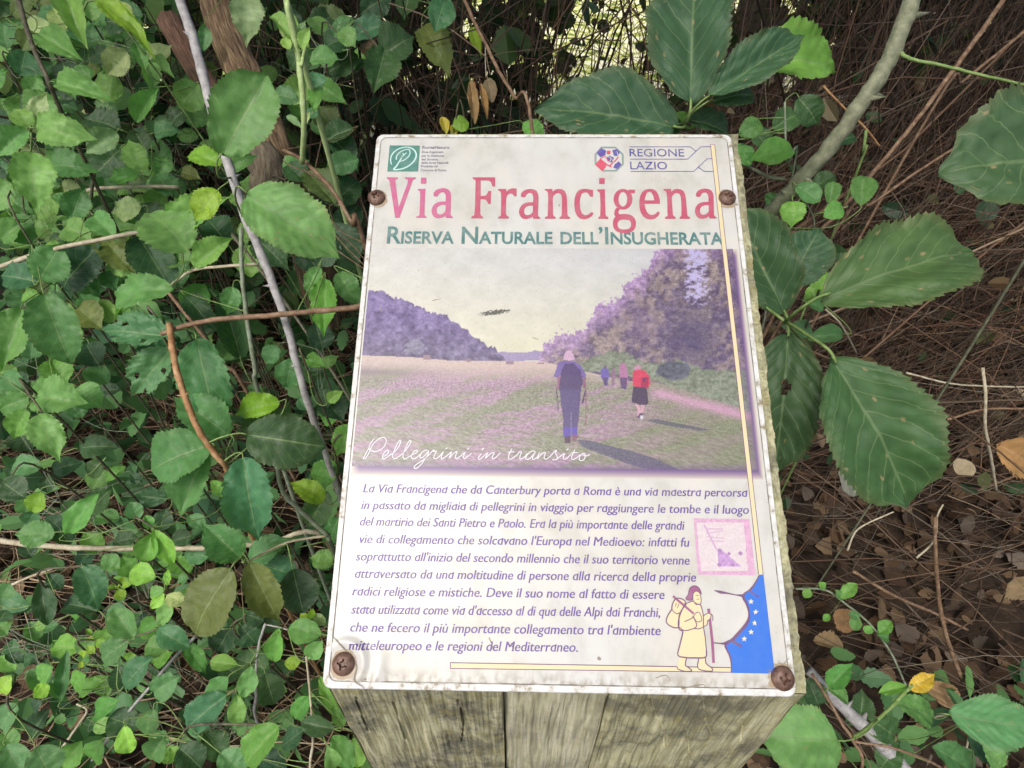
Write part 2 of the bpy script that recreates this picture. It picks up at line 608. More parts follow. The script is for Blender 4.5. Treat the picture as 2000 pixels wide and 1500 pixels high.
# text in the built-in font laid on the panel
def text(s, p0, p1, cap, mat, shear=0.0, bold=0.0, name='lettering', smallcaps=None, label=None, thick=0, single=None, zz=0):
    cu = bpy.data.curves.new('t', 'FONT')
    cu.body = s
    cu.size = 1
    cu.offset = bold
    cu.resolution_u = 3
    if smallcaps:
        cu.small_caps_scale = smallcaps
        for i, ch in enumerate(s):
            if ch.islower(): cu.body_format[i].use_small_caps = True
    o = bpy.data.objects.new('t', cu)
    COL.objects.link(o)
    bpy.context.view_layer.update()
    dg = bpy.context.evaluated_depsgraph_get()
    me = bpy.data.meshes.new_from_object(o.evaluated_get(dg))
    co = np.array([v.co[:] for v in me.vertices])
    if single:       # one-storey italic a: the bowl and stem of a d without its ascender
        par = list(range(len(co)))
        def find(i):
            while par[i] != i:
                par[i] = par[par[i]]; i = par[i]
            return i
        for p in me.polygons:
            vs = list(p.vertices)
            for q in vs[1:]: par[find(q)] = find(vs[0])
        isl = {}
        for i in range(len(co)): isl.setdefault(find(i), []).append(i)
        gl = sorted(([co[g, 0].min(), co[g, 0].max(), list(g)] for g in isl.values()), key=lambda g: (g[0] + g[1]) / 2)
        out = []
        for g in gl:
            if out:
                o_ = out[-1]; ov = min(o_[1], g[1]) - max(o_[0], g[0])
                if ov > .5 * min(o_[1] - o_[0], g[1] - g[0]):
                    o_[0] = min(o_[0], g[0]); o_[1] = max(o_[1], g[1]); o_[2] += g[2]
                    continue
            out.append(g)
        chars = [c for c in single if c != ' ']
        if len(chars) != len(out): print('GLYPHS', len(chars), len(out), single)
        else:
            for c, g in zip(chars, out):
                if c == 'a': co[g[2], 1] = np.minimum(co[g[2], 1], .512)
    x0, x1 = co[:, 0].min(), co[:, 0].max()
    a = Vector(Q(*p0)); b = Vector(Q(*p1))
    up = Vector(Q(p0[0], p0[1] - cap)) - a
    hh = up.length
    ax = (b - a)
    L = ax.length
    ax.normalize()
    ay = Vector((-ax.y, ax.x))
    sx = L / (x1 - x0); sy = hh / .6875
    v = []
    for c in co:
        X = (c[0] - x0) * sx; Y = c[1] * sy
        X += shear * Y
        p = a + ax * X + ay * Y
        v.append(tuple(PZ(p.x, p.y, ZP + zz)))
    f = [tuple(p.vertices) for p in me.polygons]
    if thick:      # a second pass of ink a hair to the side
        n = len(v); dv = PX * thick + PN * .000004
        v += [tuple(Vector(q) + dv) for q in v]
        f += [tuple(i + n for i in q) for q in f]
    bpy.data.objects.remove(o); bpy.data.curves.remove(cu); bpy.data.meshes.remove(me)
    r = obj(name, v, f, mat, SIGN)
    if label: r['label'] = label
    return r

BODY = [
 ("La Via Francigena che da Canterbury porta a Roma è una via maestra percorsa", (709, 962), (1457, 970.6)),
 ("in passato da migliaia di pellegrini in viaggio per raggiungere le tombe e il luogo", (705.3, 994.5), (1461, 1004)),
 ("del martirio dei Santi Pietro e Paolo. Era la più importante delle grandi", (702, 1026.7), (1334, 1035)),
 ("vie di collegamento che solcavano l'Europa nel Medioevo: infatti fu", (699.8, 1061), (1343.8, 1067.9)),
 ("soprattutto all'inizio del secondo millennio che il suo territorio venne", (695, 1094.8), (1345, 1103)),
 ("attraversato da una moltitudine di persone alla ricerca della proprie", (692, 1128.6), (1357.6, 1136)),
 ("radici religiose e mistiche. Deve il suo nome al fatto di essere", (688, 1163), (1296, 1170)),
 ("stata utilizzata come via d'accesso al di qua delle Alpi dai Franchi,", (686, 1198.5), (1288, 1205)),
 ("che ne fecero il più importante collegamento tra l'ambiente", (683, 1233.5), (1288.6, 1240.5)),
 ("mitteleuropeo e le regioni del Mediterraneo.", (682, 1268.8), (1127.5, 1272.8))]
for i, (s, a, b) in enumerate(BODY):
    text(s.replace('a', 'd'), a, b, 16.6 + i * .25, M_purple, shear=.19, thick=.00019, name='text_line', single=s)
text("Riserva Naturale dell'Insugherata".replace("'", '\u2019'), (755.5, 475.8), (1413, 478.5), 32, M_teal, bold=.018, smallcaps=.70, name='subtitle_lettering')
text("REGIONE", (1229.5, 306.5), (1336, 306.8), 14.6, M_navy, bold=.004, name='logo_lettering')
text("LAZIO", (1230.8, 331.8), (1303, 332), 14.8, M_navy, bold=.004, name='logo_lettering')
for i, (s, x0, x1) in enumerate([("RomaNatura", 1060, 1725), ("Ente Regionale", 1055, 1575), ("per la Gestione", 1045, 1585),
        ("del Sistema", 1040, 1445), ("delle Aree Naturali", 1035, 1700), ("Protette nel", 1030, 1440), ("Comune di Roma", 1020, 1650)]):
    y = [268, 375, 465, 555, 638, 722, 820][i]
    text(s, (740 + x0 / 12.5, 270 + y / 12.5), (740 + x1 / 12.5, 270 + y / 12.5), 5.2 if i == 0 else 4.3, M_grey, bold=.02 if i == 0 else .008, name='logo_lettering')

# title, drawn letter by letter
GV = [[(155,175),(375,175),(375,200),(322,225),(330,300),(390,755),(560,300),(570,225),(510,198),(510,175),(725,175),(722,195),(665,230),(640,300),(405,965),(322,965),(220,300),(205,230),(158,195)]]
Gi = [(760,400),(915,400),(905,520),(890,900),(905,925),(935,945),(935,965),(730,965),(735,942),(780,925),(795,905),(810,500),(800,440),(762,425)]
Gid = [(825,180),(930,180),(928,298),(822,298)]
Ga = [[(1070,540),(1070,480),(1110,430),(1170,400),(1250,385),(1320,395),(1370,420),(1400,470),(1412,530),(1410,700),(1400,900),(1420,930),(1448,945),(1445,970),(1310,968),(1300,925),(1250,955),(1180,975),(1120,970),(1070,940),(1040,890),(1030,830),(1045,760),(1085,700),(1140,665),(1210,648),(1305,645),(1310,560),(1300,500),(1270,465),(1220,465),(1180,490),(1150,545),(1110,550)],
      [(1305,710),(1230,712),(1170,735),(1135,780),(1130,840),(1150,885),(1200,900),(1260,880),(1300,835)]]
GF = [(230,175),(672,175),(670,355),(620,355),(590,270),(550,240),(480,235),(390,235),(388,540),(480,535),(520,490),(540,440),(595,440),(585,695),(535,695),(510,640),(480,605),(385,600),(380,890),(400,925),(435,945),(435,975),(205,975),(208,945),(265,915),(280,700),(290,240),(275,220),(235,205)]
Gr = [(730,402),(888,402),(890,455),(940,410),(1010,388),(1090,395),(1088,545),(1045,545),(1010,500),(960,490),(910,520),(888,580),(880,890),(900,925),(940,945),(938,978),(725,978),(728,950),(780,925),(790,600),(785,480),(770,450),(730,430)]
Gn = [(-60,405),(85,400),(95,455),(140,415),(210,400),(280,410),(335,450),(362,520),(372,600),(380,900),(395,935),(430,950),(430,985),(225,985),(228,955),(265,925),(275,700),(272,560),(250,500),(200,480),(150,495),(105,540),(95,600),(100,900),(115,930),(150,950),(148,985),(-60,985),(-55,950),(-5,930),(5,600),(0,480),(-15,445),(-60,430)]
Gc = [(882,420),(880,555),(820,555),(795,500),(750,465),(700,470),(655,500),(630,570),(620,680),(635,800),(665,880),(720,915),(780,905),(830,870),(860,850),(890,880),(850,935),(790,975),(710,995),(630,980),(570,930),(530,840),(515,720),(520,590),(550,490),(600,430),(670,402),(760,400),(830,415)]
Gi2 = [(960,412),(1112,408),(1115,600),(1125,900),(1140,935),(1180,950),(1178,985),(980,985),(985,955),(1020,930),(1025,700),(1015,500),(1005,465),(960,440)]
Gi2d = [(1000,190),(1110,190),(1105,305),(1000,305)]
def ell(cx, cy, rx, ry, n=28, p=1.0):
    o = []
    for k in range(n):
        a = 2 * math.pi * k / n
        c, s_ = math.cos(a), math.sin(a)
        o.append((cx + rx * math.copysign(abs(c) ** p, c), cy + ry * math.copysign(abs(s_) ** p, s_)))
    return o
Ge = [[(285,690),(585,690),(580,600),(555,510),(510,440),(450,405),(380,400),(300,415),(240,460),(200,540),(182,640),(185,760),(210,860),(260,940),(330,985),(410,998),(490,980),(550,930),(585,865),(545,840),(500,885),(440,910),(380,900),(330,850),(300,780)],
      [(285,625),(300,550),(330,480),(375,455),(420,470),(455,530),(475,625)]]
def letter(loops_list, ox, oy, mat):
    k = Ink()
    for loops in loops_list:
        k.poly([T(l, ox, oy, 10) for l in loops])
    k.build('title_letter', mat)
sh = lambda l, dx, dy, s=0: [(x + dx + (y - 400) * s, y + dy) for x, y in l]
letter([GV], 740, 330, M_pink1)
letter([[Gi], [Gid]], 740, 330, M_pink1)
letter([Ga], 740, 330, M_pink1)
letter([[GF]], 900, 330, M_pink2)
letter([[Gr]], 900, 330, M_pink2)
letter([[sh(l, 105, 15) for l in Ga]], 900, 330, M_pink2)
letter([[Gn]], 1070, 330, M_pink2)
letter([[Gc]], 1070, 330, M_pink2)
letter([[Gi2], [Gi2d]], 1070, 330, M_pink2)
letter([[ell(1465, 602, 185, 202), ell(1462, 602, 84, 142)], [[(1570, 415), (1700, 415), (1700, 482), (1640, 487), (1590, 480)]],
        [[(1335, 765), (1410, 792), (1372, 850), (1390, 893), (1460, 903), (1420, 985), (1330, 962), (1292, 900), (1300, 830)]],
        [ell(1492, 1078, 225, 188, 32, .85), ell(1490, 1095, 132, 98, 32, .8)]], 1070, 330, M_pink2)
letter([Ge], 1230, 330, M_pink2)
letter([[sh(Gn, 712, 0, .05)]], 1230, 330, M_pink2)
letter([[sh(l, 212, 8, .055) for l in Ga]], 1230, 330, M_pink2)

# crease, grime and marks on the film
k = Ink(); k.k = 30
k.line([(650,1242),(666,1258),(684,1280),(697,1300),(694,1328),(712,1343)], [1.2, 2.6, 2.2, 3.2, 2.4, 1.0], 5, z=.00062)
rnd = random.Random(9)
for _ in range(15):
    a_ = rnd.uniform(1.5, 3.3); r_ = rnd.uniform(22, 27); l_ = rnd.uniform(5, 16)
    x_, y_ = 1527 + r_ * math.cos(a_), 1322 - r_ * math.sin(a_)
    if x_ < 1545 and y_ < 1340: k.line([(x_, y_), (x_ + l_ * math.cos(a_ + rnd.uniform(-1.2, 1.2)), y_ - l_ * math.sin(a_ + .5))], [.8, .3], 0, z=.00062)
for (x_, y_, r_) in ((1170,1286,4), (823,1155,2.4), (715,1326,2.6), (1092,402,1.6), (1400,380,3), (1404,396,3), (1240,560,1.4)):
    k.poly([[(x_ + r_ * rnd.uniform(.7, 1.2) * math.cos(q), y_ + r_ * rnd.uniform(.7, 1.2) * math.sin(q)) for q in [2 * math.pi * j / 9 for j in range(9)]][::-1]], z=.00062)
for l in ([(955,1245),(962,1262),(958,1272)], [(998,1256),(1004,1272)], [(1280,1324),(1300,1318),(1310,1330)], [(845,588),(862,584)], [(742,600),(746,610)], [(1288,565),(1290,578),(1294,570)], [(1040,660),(1052,664)], [(1330,1345),(1372,1336),(1376,1344)]):
    k.line(l, [1.6, .8], 2, z=.00062)
k.build('grime', print_mat('brown_grime', (.22, .17, .10, 1), wear=.3))
bpy.data.objects['grime']['kind'] = 'stuff'

# green logo square with the leaf drawn in it
k = Ink(); k.poly([T([(270,190),(1005,195),(960,825),(210,825)], 740, 270, 12.5)]); k.build('logo_square', M_green)
k = Ink(); k.k = 4
Z2 = lambda l: T(l, 740, 270, 12.5)
k.line(Z2([(320,660),(295,590),(300,480),(360,370),(480,280),(640,235),(760,245),(860,300),(915,400),(900,510),(820,620),(700,710),(540,770),(370,780),(440,690),(500,590),(560,490)]), [2.0, 3, 2.2, 3.6, 3, 3.6, 2.4])
k.line(Z2([(430,540),(440,450),(520,360),(640,300),(735,290),(765,380),(720,470),(620,550),(500,590)]), [3.0, 2.2, 2, 2.4, 2])
k.line(Z2([(560,470),(610,430),(590,380)]), 2); k.line(Z2([(610,430),(680,370)]), 2.2)
k.build('logo_leaf', M_mint)

# regional emblem and ribbon lines
Z3 = lambda l: T(l, 1140, 270, 6.667)
k = Ink(); k.poly([Z3([(225,118),(415,118),(518,215),(520,350),(425,440),(255,440),(140,345),(140,215)]), Z3([(245,138),(400,138),(495,222),(497,340),(415,420),(265,420),(165,338),(165,222)])]); k.build('emblem_ring', M_grn2)
k = Ink(); k.k = 2
k.poly([Z3([(165,200),(225,135),(290,170),(280,225),(215,255)])]); k.poly([Z3([(370,165),(430,150),(470,190),(440,240),(390,235)])])
k.poly([Z3([(330,235),(390,260),(375,320),(320,320),(290,270)])]); k.poly([Z3([(400,350),(455,310),(490,350),(440,410),(385,390)])])
k.build('emblem_field', M_vio)
k = Ink(); k.k = 3
k.poly([Z3([(145,350),(215,275),(300,340),(285,385),(240,438)])]); k.poly([Z3([(300,170),(350,170),(345,215),(300,215)])])
k.line(Z3([(215,275),(270,240),(330,310)]), 2, 0); k.line(Z3([(330,370),(420,290),(450,250)]), 2.5, 0); k.line(Z3([(290,350),(360,380)]), 3, 0)
k.build('emblem_field', M_red)
k = Ink(); k.k = 9
k.line(Z3([(300,240),(360,270),(390,330)]), 1.2, 0); k.line(Z3([(430,180),(450,250)]), 1.2, 0); k.line(Z3([(320,320),(350,300),(345,270)]), 1.2, 0)
k.build('emblem_detail', M_star)
k = Ink()
for l in ([(595,120),(1385,120),(1458,178)], [(600,280),(1350,280),(1525,118),(1660,118)], [(610,440),(1430,440),(1605,275),(1700,275)], [(1490,385),(1565,440),(1712,440)]):
    k.line(Z3(l), 1.5, 0)
k.build('ribbon_line', M_navy)

# yellow staff lines
k = Ink(); k.k = 12
k.poly([[(1387,284),(1395,284),(1489.5,1122),(1480.5,1122)]]); k.build('yellow_bar', M_cream)
k = Ink(); k.k = 14
k.line([(1387,284),(1480.5,1122)], 1.1, 0); k.line([(1395,284),(1489.5,1122)], 1.1, 0); k.line([(1386.5,284),(1395.5,284)], 1, 0)
k.build('bar_outline', M_outl)
k = Ink(); k.k = 2
k.poly([[(880,1294),(1426,1303.5),(1426,1312.5),(880,1305)]]); k.build('yellow_bar', M_cream)
k = Ink(); k.k = 4
k.line([(880,1294),(1426,1303.5)], 1.3, 0); k.line([(880,1305),(1426,1312.5)], 1.3, 0); k.line([(880,1293.5),(880,1305.5)], 1.3, 0)
k.build('bar_outline', M_outl)

# pilgrim drawing and blue coast, traced from a 7.142x view
Z7 = lambda l: T(l, 1280, 1120, 7.142)
coast = [(1500,10),(1445,20),(1400,110),(1340,200),(1290,245),(1240,275),(1220,330),(1265,420),(1295,520),(1300,610),(1270,690),(1200,780),(1120,870),(1060,930),(990,960),(970,1010),(1000,1080),(1035,1160),(1055,1270),(1050,1385)]
k = Ink(); k.k = 5
k.poly([Z7(coast + [(1660,1395),(1640,1240),(1500,10)][:2])]); k.build('blue_sea', M_blue)
k = Ink(); k.k = 7
k.line(Z7(coast[1:]), [1.5, 3, 2, 4.5, 2.5, 4.5, 5, 4, 3, 2.5, 1.5], 4)
k.line(Z7([(1300,230),(1350,275),(1410,315),(1480,345)]), [3, 2.5, 2, 1], 4)
k.line(Z7([(1040,920),(1120,970),(1220,1030),(1370,1085)]), [5, 4, 3, 1.5], 4)
k.line(Z7([(815,235),(900,260),(1000,275),(1120,300),(1225,310)]), [1, 5, 2.5, 1.8, 5], 4)
k.line(Z7([(800,965),(900,975),(960,975),(1010,960)]), [1.5, 2, 4, 6], 4)
k.build('coast_outline', M_outl)
k = Ink(); k.k = 9
for cx, cy in ((1327,392),(1393,538),(1378,690),(1328,815),(1233,910)):
    st = []
    for j in range(10):
        r = 42 if j % 2 == 0 else 19
        a = -math.pi / 2 + math.pi * j / 5
        st.append((cx + r * math.cos(a), cy + r * math.sin(a)))
    k.poly([Z7(st)])
k.build('star', M_star)
bag = [(225,500),(230,440),(270,360),(330,345),(410,385),(395,450),(350,530),(325,600),(320,740),(270,755),(200,730),(150,680),(155,620),(190,550)]
robe = [(430,415),(520,385),(560,430),(620,435),(650,520),(665,620),(665,745),(690,900),(705,1070),(695,1165),(560,1175),(420,1170),(310,1140),(330,1020),(370,860),(375,800),(330,780),(315,700),(330,600),(370,500)]
face = [(520,270),(560,245),(610,270),(628,330),(630,400),(610,430),(560,415),(520,370)]
hood = [(415,345),(450,300),(470,220),(510,180),(560,175),(610,215),(635,290),(600,260),(560,245),(520,280),(510,340),(500,370),(440,370)]
hand1 = [(525,600),(560,550),(600,540),(630,590),(640,650),(600,675),(560,660)]
hand2 = [(665,590),(710,560),(750,555),(770,590),(750,640),(720,660),(715,710),(665,730)]
leg1 = [(330,1170),(430,1175),(410,1270),(440,1300),(500,1345),(480,1360),(400,1360),(310,1330),(300,1300)]
leg2 = [(600,1175),(690,1175),(700,1250),(760,1300),(795,1335),(770,1360),(660,1350),(585,1310)]
for nm, pl, mt, kk in (('pilgrim_bag', bag, M_cream, 8), ('pilgrim_robe', robe, M_cream, 9), ('pilgrim_leg', leg1, M_cream, 9), ('pilgrim_leg', leg2, M_cream, 9), ('pilgrim_hand', hand2, M_cream, 9), ('pilgrim_face', face, M_cream, 12), ('pilgrim_hood', hood, M_plum, 13)):
    k = Ink(); k.k = kk; k.poly([Z7(pl)]); k.build(nm, mt)
k = Ink(); k.k = 15
k.line(Z7([(240,315),(400,450),(530,560)]), [4, 4, 4], 2); k.line(Z7([(735,490),(760,700),(790,980),(805,1245)]), [5, 4.5, 4.5, 4.5], 3)
k.build('pilgrim_staff', M_plum)
k = Ink(); k.k = 17
k.poly([Z7(hand1)]); k.poly([Z7([(708,560),(750,550),(772,595),(750,640),(712,640)])]); k.build('pilgrim_hand', M_cream)
k = Ink(); k.k = 19
for l, w in ((bag + bag[:1], 2), (robe[8:] + robe[:1], 2.2), (robe[:9], 1.6), (face + face[:1], 1.3), (hood + hood[:1], 1.5), (hand1 + hand1[:1], 1.3), (hand2 + hand2[:1], 1.3), (leg1[1:], 1.6), (leg2[1:] + leg2[:1], 1.6),
             ([(400,670),(450,650),(525,610)], 1.3), ([(320,740),(400,795),(530,765),(570,720),(540,640),(510,590)], 1.5), ([(225,500),(260,540),(300,560),(345,540)], 1.4),
             ([(270,460),(290,410)], 1), ([(300,480),(325,420)], 1), ([(555,300),(600,310)], 1), ([(570,360),(605,355)], 1), ([(530,765),(600,770),(665,745)], 1.4), ([(770,560),(795,600),(790,660)], 1.2)):
    k.line(Z7(l), w, 3)
k.build('pilgrim_outline', M_outl)

# handwriting across the picture
ZA = lambda l: T(l, 700, 840, 8.696)
ZB = lambda l: T(l, 920, 850, 8.0)
k = Ink(); k.k = 22
HW = [ZA(l) for l in ([(270,150),(215,230),(190,290),(205,340),(270,370),(350,355),(430,300),(475,220),(475,165),(435,130),(370,145),(290,210),(240,270),(190,380),(140,470),(105,495),(90,480),(110,450),(150,370),(190,300)],
 [(430,460),(500,410),(520,360),(490,345),(440,400),(415,460),(430,495),(470,480),(540,430),(620,380),(690,280),(725,200),(700,185),(650,270),(600,390),(590,460),(620,495),(670,470),(760,400),(830,320),(890,220),(895,185),(865,195),(815,290),(770,400),(765,470),(800,495),(860,460),(930,420),(990,390),(1010,355),(975,350),(925,400),(905,460),(930,495),(980,480),(1050,420)],
 [(1180,350),(1140,345),(1080,390),(1050,450),(1070,480),(1120,450),(1180,380),(1200,350),(1180,430),(1120,520),(1050,610),(985,655),(950,640),(985,590),(1080,530),(1180,450),(1270,350),(1290,345),(1270,370),(1330,360),(1300,420),(1285,480),(1320,490),(1380,450),(1450,370),(1410,460),(1430,495),(1480,460),(1590,370)],
 [(1480,330),(1515,305)], [(1590,370),(1545,485),(1620,400),(1680,370),(1650,450),(1670,490),(1730,450),(1820,380),(1780,460),(1810,490),(1860,450),(1925,400)], [(1850,335),(1880,310)])]
HW += [ZB(l) for l in ([(165,290),(115,360),(140,380),(200,330),(265,280),(220,370),(310,290),(365,280),(330,350),(350,375),(400,340),(460,280)], [(165,235),(205,205)],
 [(640,215),(590,320),(590,375),(640,370),(720,310),(750,270),(790,265),(765,330),(770,380),(830,350),(880,290)], [(580,270),(680,265)],
 [(1000,260),(950,250),(880,310),(850,370),(900,380),(980,300),(1010,260),(960,350),(970,385),(1030,350),(1070,280)], [(1070,280),(1030,380),(1110,290),(1160,275),(1140,350),(1170,380),(1230,340),(1330,235),(1320,290),(1350,350),(1330,385),(1270,390)],
 [(1330,385),(1400,330),(1460,290),(1440,350),(1450,380),(1500,360),(1560,300)], [(1490,240),(1520,215)], [(1620,230),(1570,340),(1580,385),(1630,370),(1700,310)], [(1560,280),(1670,275)],
 [(1760,280),(1700,330),(1690,390),(1740,400),(1780,350),(1770,290),(1730,300),(1790,330),(1855,305)])]
for l in HW: k.line(l, 1.75, 3)
k.build('handwritten_caption', M_white)

# ------------------------------------------------------------------ printed photograph on the panel (each grid point carries its printed colour)
def srgb(a):
    a = np.clip(a, 0, 255) / 255
    return np.where(a <= .04045, a / 12.92, ((a + .055) / 1.055) ** 2.4)

def picture(px, py):
    """printed colour (sRGB 0..255) at photo positions"""
    zx = (px - 680) * 2.439; zy = (py - 480) * 2.439
    n1 = fbm(px / 7, py / 5, 3, 4)[..., None]; n2 = fbm(px / 2.6, py / 2.0, 9, 3)[..., None]; n3 = fbm(px / 30, py / 22, 21, 4)[..., None]
    C = lambda *c: np.array(c, float)
    mix = lambda a, b, t: a * (1 - t) + b * t
    ty = np.clip((zy - 25) / 480, 0, 1)[..., None]; tx = np.clip(zx / 1500, 0, 1)[..., None]
    skyc = mix(mix(C(220, 221, 215), C(202, 205, 208), tx), C(220, 219, 196), np.clip(ty * 1.2 - .15, 0, 1)) + (n3 - .5) * 22 + (n1 - .5) * 10
    out = skyc
    # field
    hy = np.interp(zx, [40, 300, 500, 900, 1300, 1950], [518, 528, 545, 550, 560, 590])
    t = np.clip((zy - hy) / 520, 0, 1)[..., None]
    sc = 1 / (0.35 + t[..., 0] * 1.4)
    g1 = fbm(px / 22 * sc, py / 6 * sc, 31, 5)[..., None]
    g2 = fbm(px / 3.4 * np.sqrt(sc), py / 1.9 * np.sqrt(sc), 41, 3)[..., None]
    g3 = fbm(px / 60 + py / 25, py / 30, 47, 3)[..., None]
    far = C(202, 184, 178); pur = C(172, 140, 168); grn = C(134, 142, 116); gry = C(152, 140, 142)
    fld = mix(pur, grn, np.clip((g1 - .5) * 3.0 + (g3 - .5) * 4.5 + .5 + (n2 - .5) * .8, 0, 1))
    fld = mix(fld, gry, .25)
    fld = fld + (g2 - .5) * 88 + (n2 - .5) * 44
    fld = mix(far + (n2 - .5) * 28, fld, np.clip((t - .05) * 6, 0, 1))
    band = np.exp(-((zy - 600 - zx * .02) / 17) ** 2)[..., None] * np.clip((520 - zx) / 420, 0, 1)[..., None]
    fld = mix(fld, C(132, 118, 128), band * .8)
    # darker green to the lower right, path
    fld = mix(fld, C(128, 136, 106) + (g2 - .5) * 70, np.clip((zx - 1150) / 700, 0, .6)[..., None] * np.clip(t * 2, 0, 1))
    pth = np.exp(-((zy - (690 + (zx - 1430) * .26)) / 26) ** 2)[..., None] * np.clip((zx - 1420) / 60, 0, 1)[..., None]
    fld = mix(fld, C(206, 160, 190) + (g2 - .5) * 40, pth * .85)
    out = np.where((zy > hy)[..., None], fld, out)
    # far ridge and left hill
    wob = (fbm(px / 9, py * 0 + 1, 61, 4) - .5) * 46
    ridge = np.interp(zx, [640, 720, 800, 920, 1000], [480, 505, 508, 500, 500]) + wob * .3
    m = (zy > ridge) & (zy < 548) & (zx > 560) & (zx < 1120)
    out = np.where(m[..., None], C(158, 146, 184) + (n2 - .5) * 26, out)
    hill = np.interp(zx, [60, 95, 200, 300, 400, 490, 560, 600, 650, 700, 745], [190, 200, 232, 280, 312, 348, 395, 440, 470, 482, 545]) + wob
    m = (zy > hill) & (zy < np.interp(zx, [60, 300, 500, 760], [522, 530, 548, 548])) & (zx < 750)
    n4 = fbm(px / 13, py / 10, 131, 3)[..., None]
    hc = C(118, 104, 156) + (n4 - .5) * 90 + (n1 - .5) * 50 + (n2 - .5) * 50 - np.clip((zy - 350) / 200, 0, 1)[..., None] * C(14, 8, 26)
    out = np.where(m[..., None], hc, out)
    m = ((zx - 315) / 50) ** 2 + ((zy - 480) / 46) ** 2 < .8 + (n1[..., 0] - .5) * 2.5
    out = np.where(m[..., None], C(126, 122, 150) + (n1 - .5) * 60 + (n2 - .5) * 40, out)
    # trees on the right
    tw = (fbm(px / 6, py / 6, 71, 4) - .5) * 110
    tl = np.interp(zx, [910, 930, 1020, 1060, 1130, 1180, 1270, 1330, 1400, 1440, 1480, 1560], [545, 470, 405, 430, 385, 300, 268, 180, 130, 70, 10, -60]) + tw
    tree = (zy > tl) & (zx > 905)
    tb = np.interp(zx, [905, 1100, 1300, 1500, 1960], [548, 590, 640, 660, 720])
    d = np.clip((zy - tl) / 130, 0, 1)[..., None]
    n5 = fbm(px / 15, py / 13, 121, 4)[..., None]
    tc_ = mix(C(176, 146, 194), mix(C(104, 90, 118), C(150, 136, 136), np.clip((n5 - .5) * 4 + .5, 0, 1)), d) + (n1 - .5) * 84 + (n2 - .5) * 64
    dk = np.exp(-(((zx - 1640) / 130) ** 2 + ((zy - 440) / 150) ** 2))[..., None]
    tc_ = mix(tc_, C(78, 70, 108) + (n2 - .5) * 40, dk * .75)
    gap = np.exp(-((zx - 1665) / 48) ** 2) * np.clip((300 - zy) / 60, 0, 1)
    tc_ = mix(tc_, C(190, 184, 226), (np.clip(gap * 1.1 + (n1[..., 0] - .5) * 3.2 + (n2[..., 0] - .5) * 1.5 - .15, 0, 1) * (gap > .15))[..., None])
    gr = np.exp(-(((zx - 1400) / 90) ** 2 + ((zy - 380) / 90) ** 2))[..., None]
    tc_ = mix(tc_, C(140, 120, 150) + (n1 - .5) * 60, gr * .5)
    out = np.where((tree & (zy < tb))[..., None], tc_, out)
    # bushes at their feet
    bl = np.interp(zx, [1080, 1180, 1300, 1420, 1600, 1700, 1960], [560, 530, 500, 560, 548, 590, 600]) + tw * .35
    bb = np.interp(zx, [1080, 1200, 1450, 1640, 1960], [600, 600, 640, 700, 800])
    m = (zy > bl) & (zy < bb) & (zx > 1080)
    out = np.where(m[..., None], C(128, 138, 122) + (n1 - .5) * 80 + (n2 - .5) * 50, out)
    m = ((zx - 1550) / 80) ** 2 + ((zy - 595) / 44) ** 2 < 1 + (n1[..., 0] - .5) * .8
    out = np.where(m[..., None], C(92, 96, 112) + (n1 - .5) * 80, out)
    # bales
    for bx, by, bw, bh in ((375, 532, 17, 12), (573, 546, 10, 8), (770, 556, 18, 8), (445, 540, 7, 4), (918, 560, 14, 4)):
        m = (np.abs(zx - bx) < bw) & (np.abs(zy - by) < bh)
        out = np.where(m[..., None], C(150, 126, 140), out)
    # walkers and their shadows (view at 5.77x from 1040,640)
    wx = (px - 1040) * 5.77; wy = (py - 640) * 5.77
    wx = wx + (n2[..., 0] - .5) * 14
    def pl(poly, col, k=.92, nz=14):
        nonlocal out
        m = inpoly(wx, wy, poly)[..., None]
        out = np.where(m, mix(out, np.array(col, float) + (n2 - .5) * nz * 2, k), out)
    pl([(500,1260),(640,1270),(860,1330),(1150,1400),(1400,1480),(1700,1620),(1500,1640),(1150,1560),(760,1420),(560,1340)], (86, 84, 112), .8, 26)
    pl([(1260,1040),(1400,1030),(1600,1070),(1800,1110),(2000,1150),(1900,1160),(1600,1120),(1400,1080)], (86, 88, 104), .75, 20)
    pl([(345,360),(355,300),(380,262),(430,262),(460,300),(478,360),(410,372)], (206, 172, 202))
    pl([(290,400),(350,375),(470,380),(540,420),(610,540),(570,575),(540,540),(300,540),(285,570),(238,550)], (112, 92, 166))
    pl([(320,400),(375,390)], (190, 170, 220))
    pl([(285,545),(315,545),(315,640),(300,700),(270,690)], (150, 100, 130)); pl([(560,560),(600,560),(605,660),(575,690),(560,640)], (130, 92, 120))
    pl([(330,470),(370,400),(460,400),(540,480),(570,600),(545,700),(300,710),(305,600)], (74, 58, 108))
    pl([(310,690),(545,690),(530,930),(510,1100),(505,1220),(440,1225),(350,1225),(345,1000),(318,850)], (84, 72, 124))
    pl([(345,1120),(505,1120),(505,1215),(345,1225)], (96, 76, 176)); pl([(430,950),(442,950),(442,1230),(430,1230)], (120, 116, 150))
    pl([(360,1225),(430,1225),(428,1300),(365,1305)], (78, 56, 82)); pl([(450,1205),(520,1215),(490,1290),(440,1270)], (130, 90, 110))
    pl([(264,690),(276,690),(300,940),(288,945)], (86, 70, 104)); pl([(590,640),(602,640),(612,1110),(600,1110)], (140, 84, 110)); pl([(550,860),(590,700),(600,720),(575,860)], (72, 60, 96))
    pl([(770,470),(820,440),(860,480),(862,560),(845,650),(815,660),(800,600),(772,560)], (106, 92, 176)); pl([(790,560),(850,560),(835,655),(810,655)], (88, 70, 116)); pl([(805,432),(835,432),(835,462),(805,462)], (110, 90, 110))
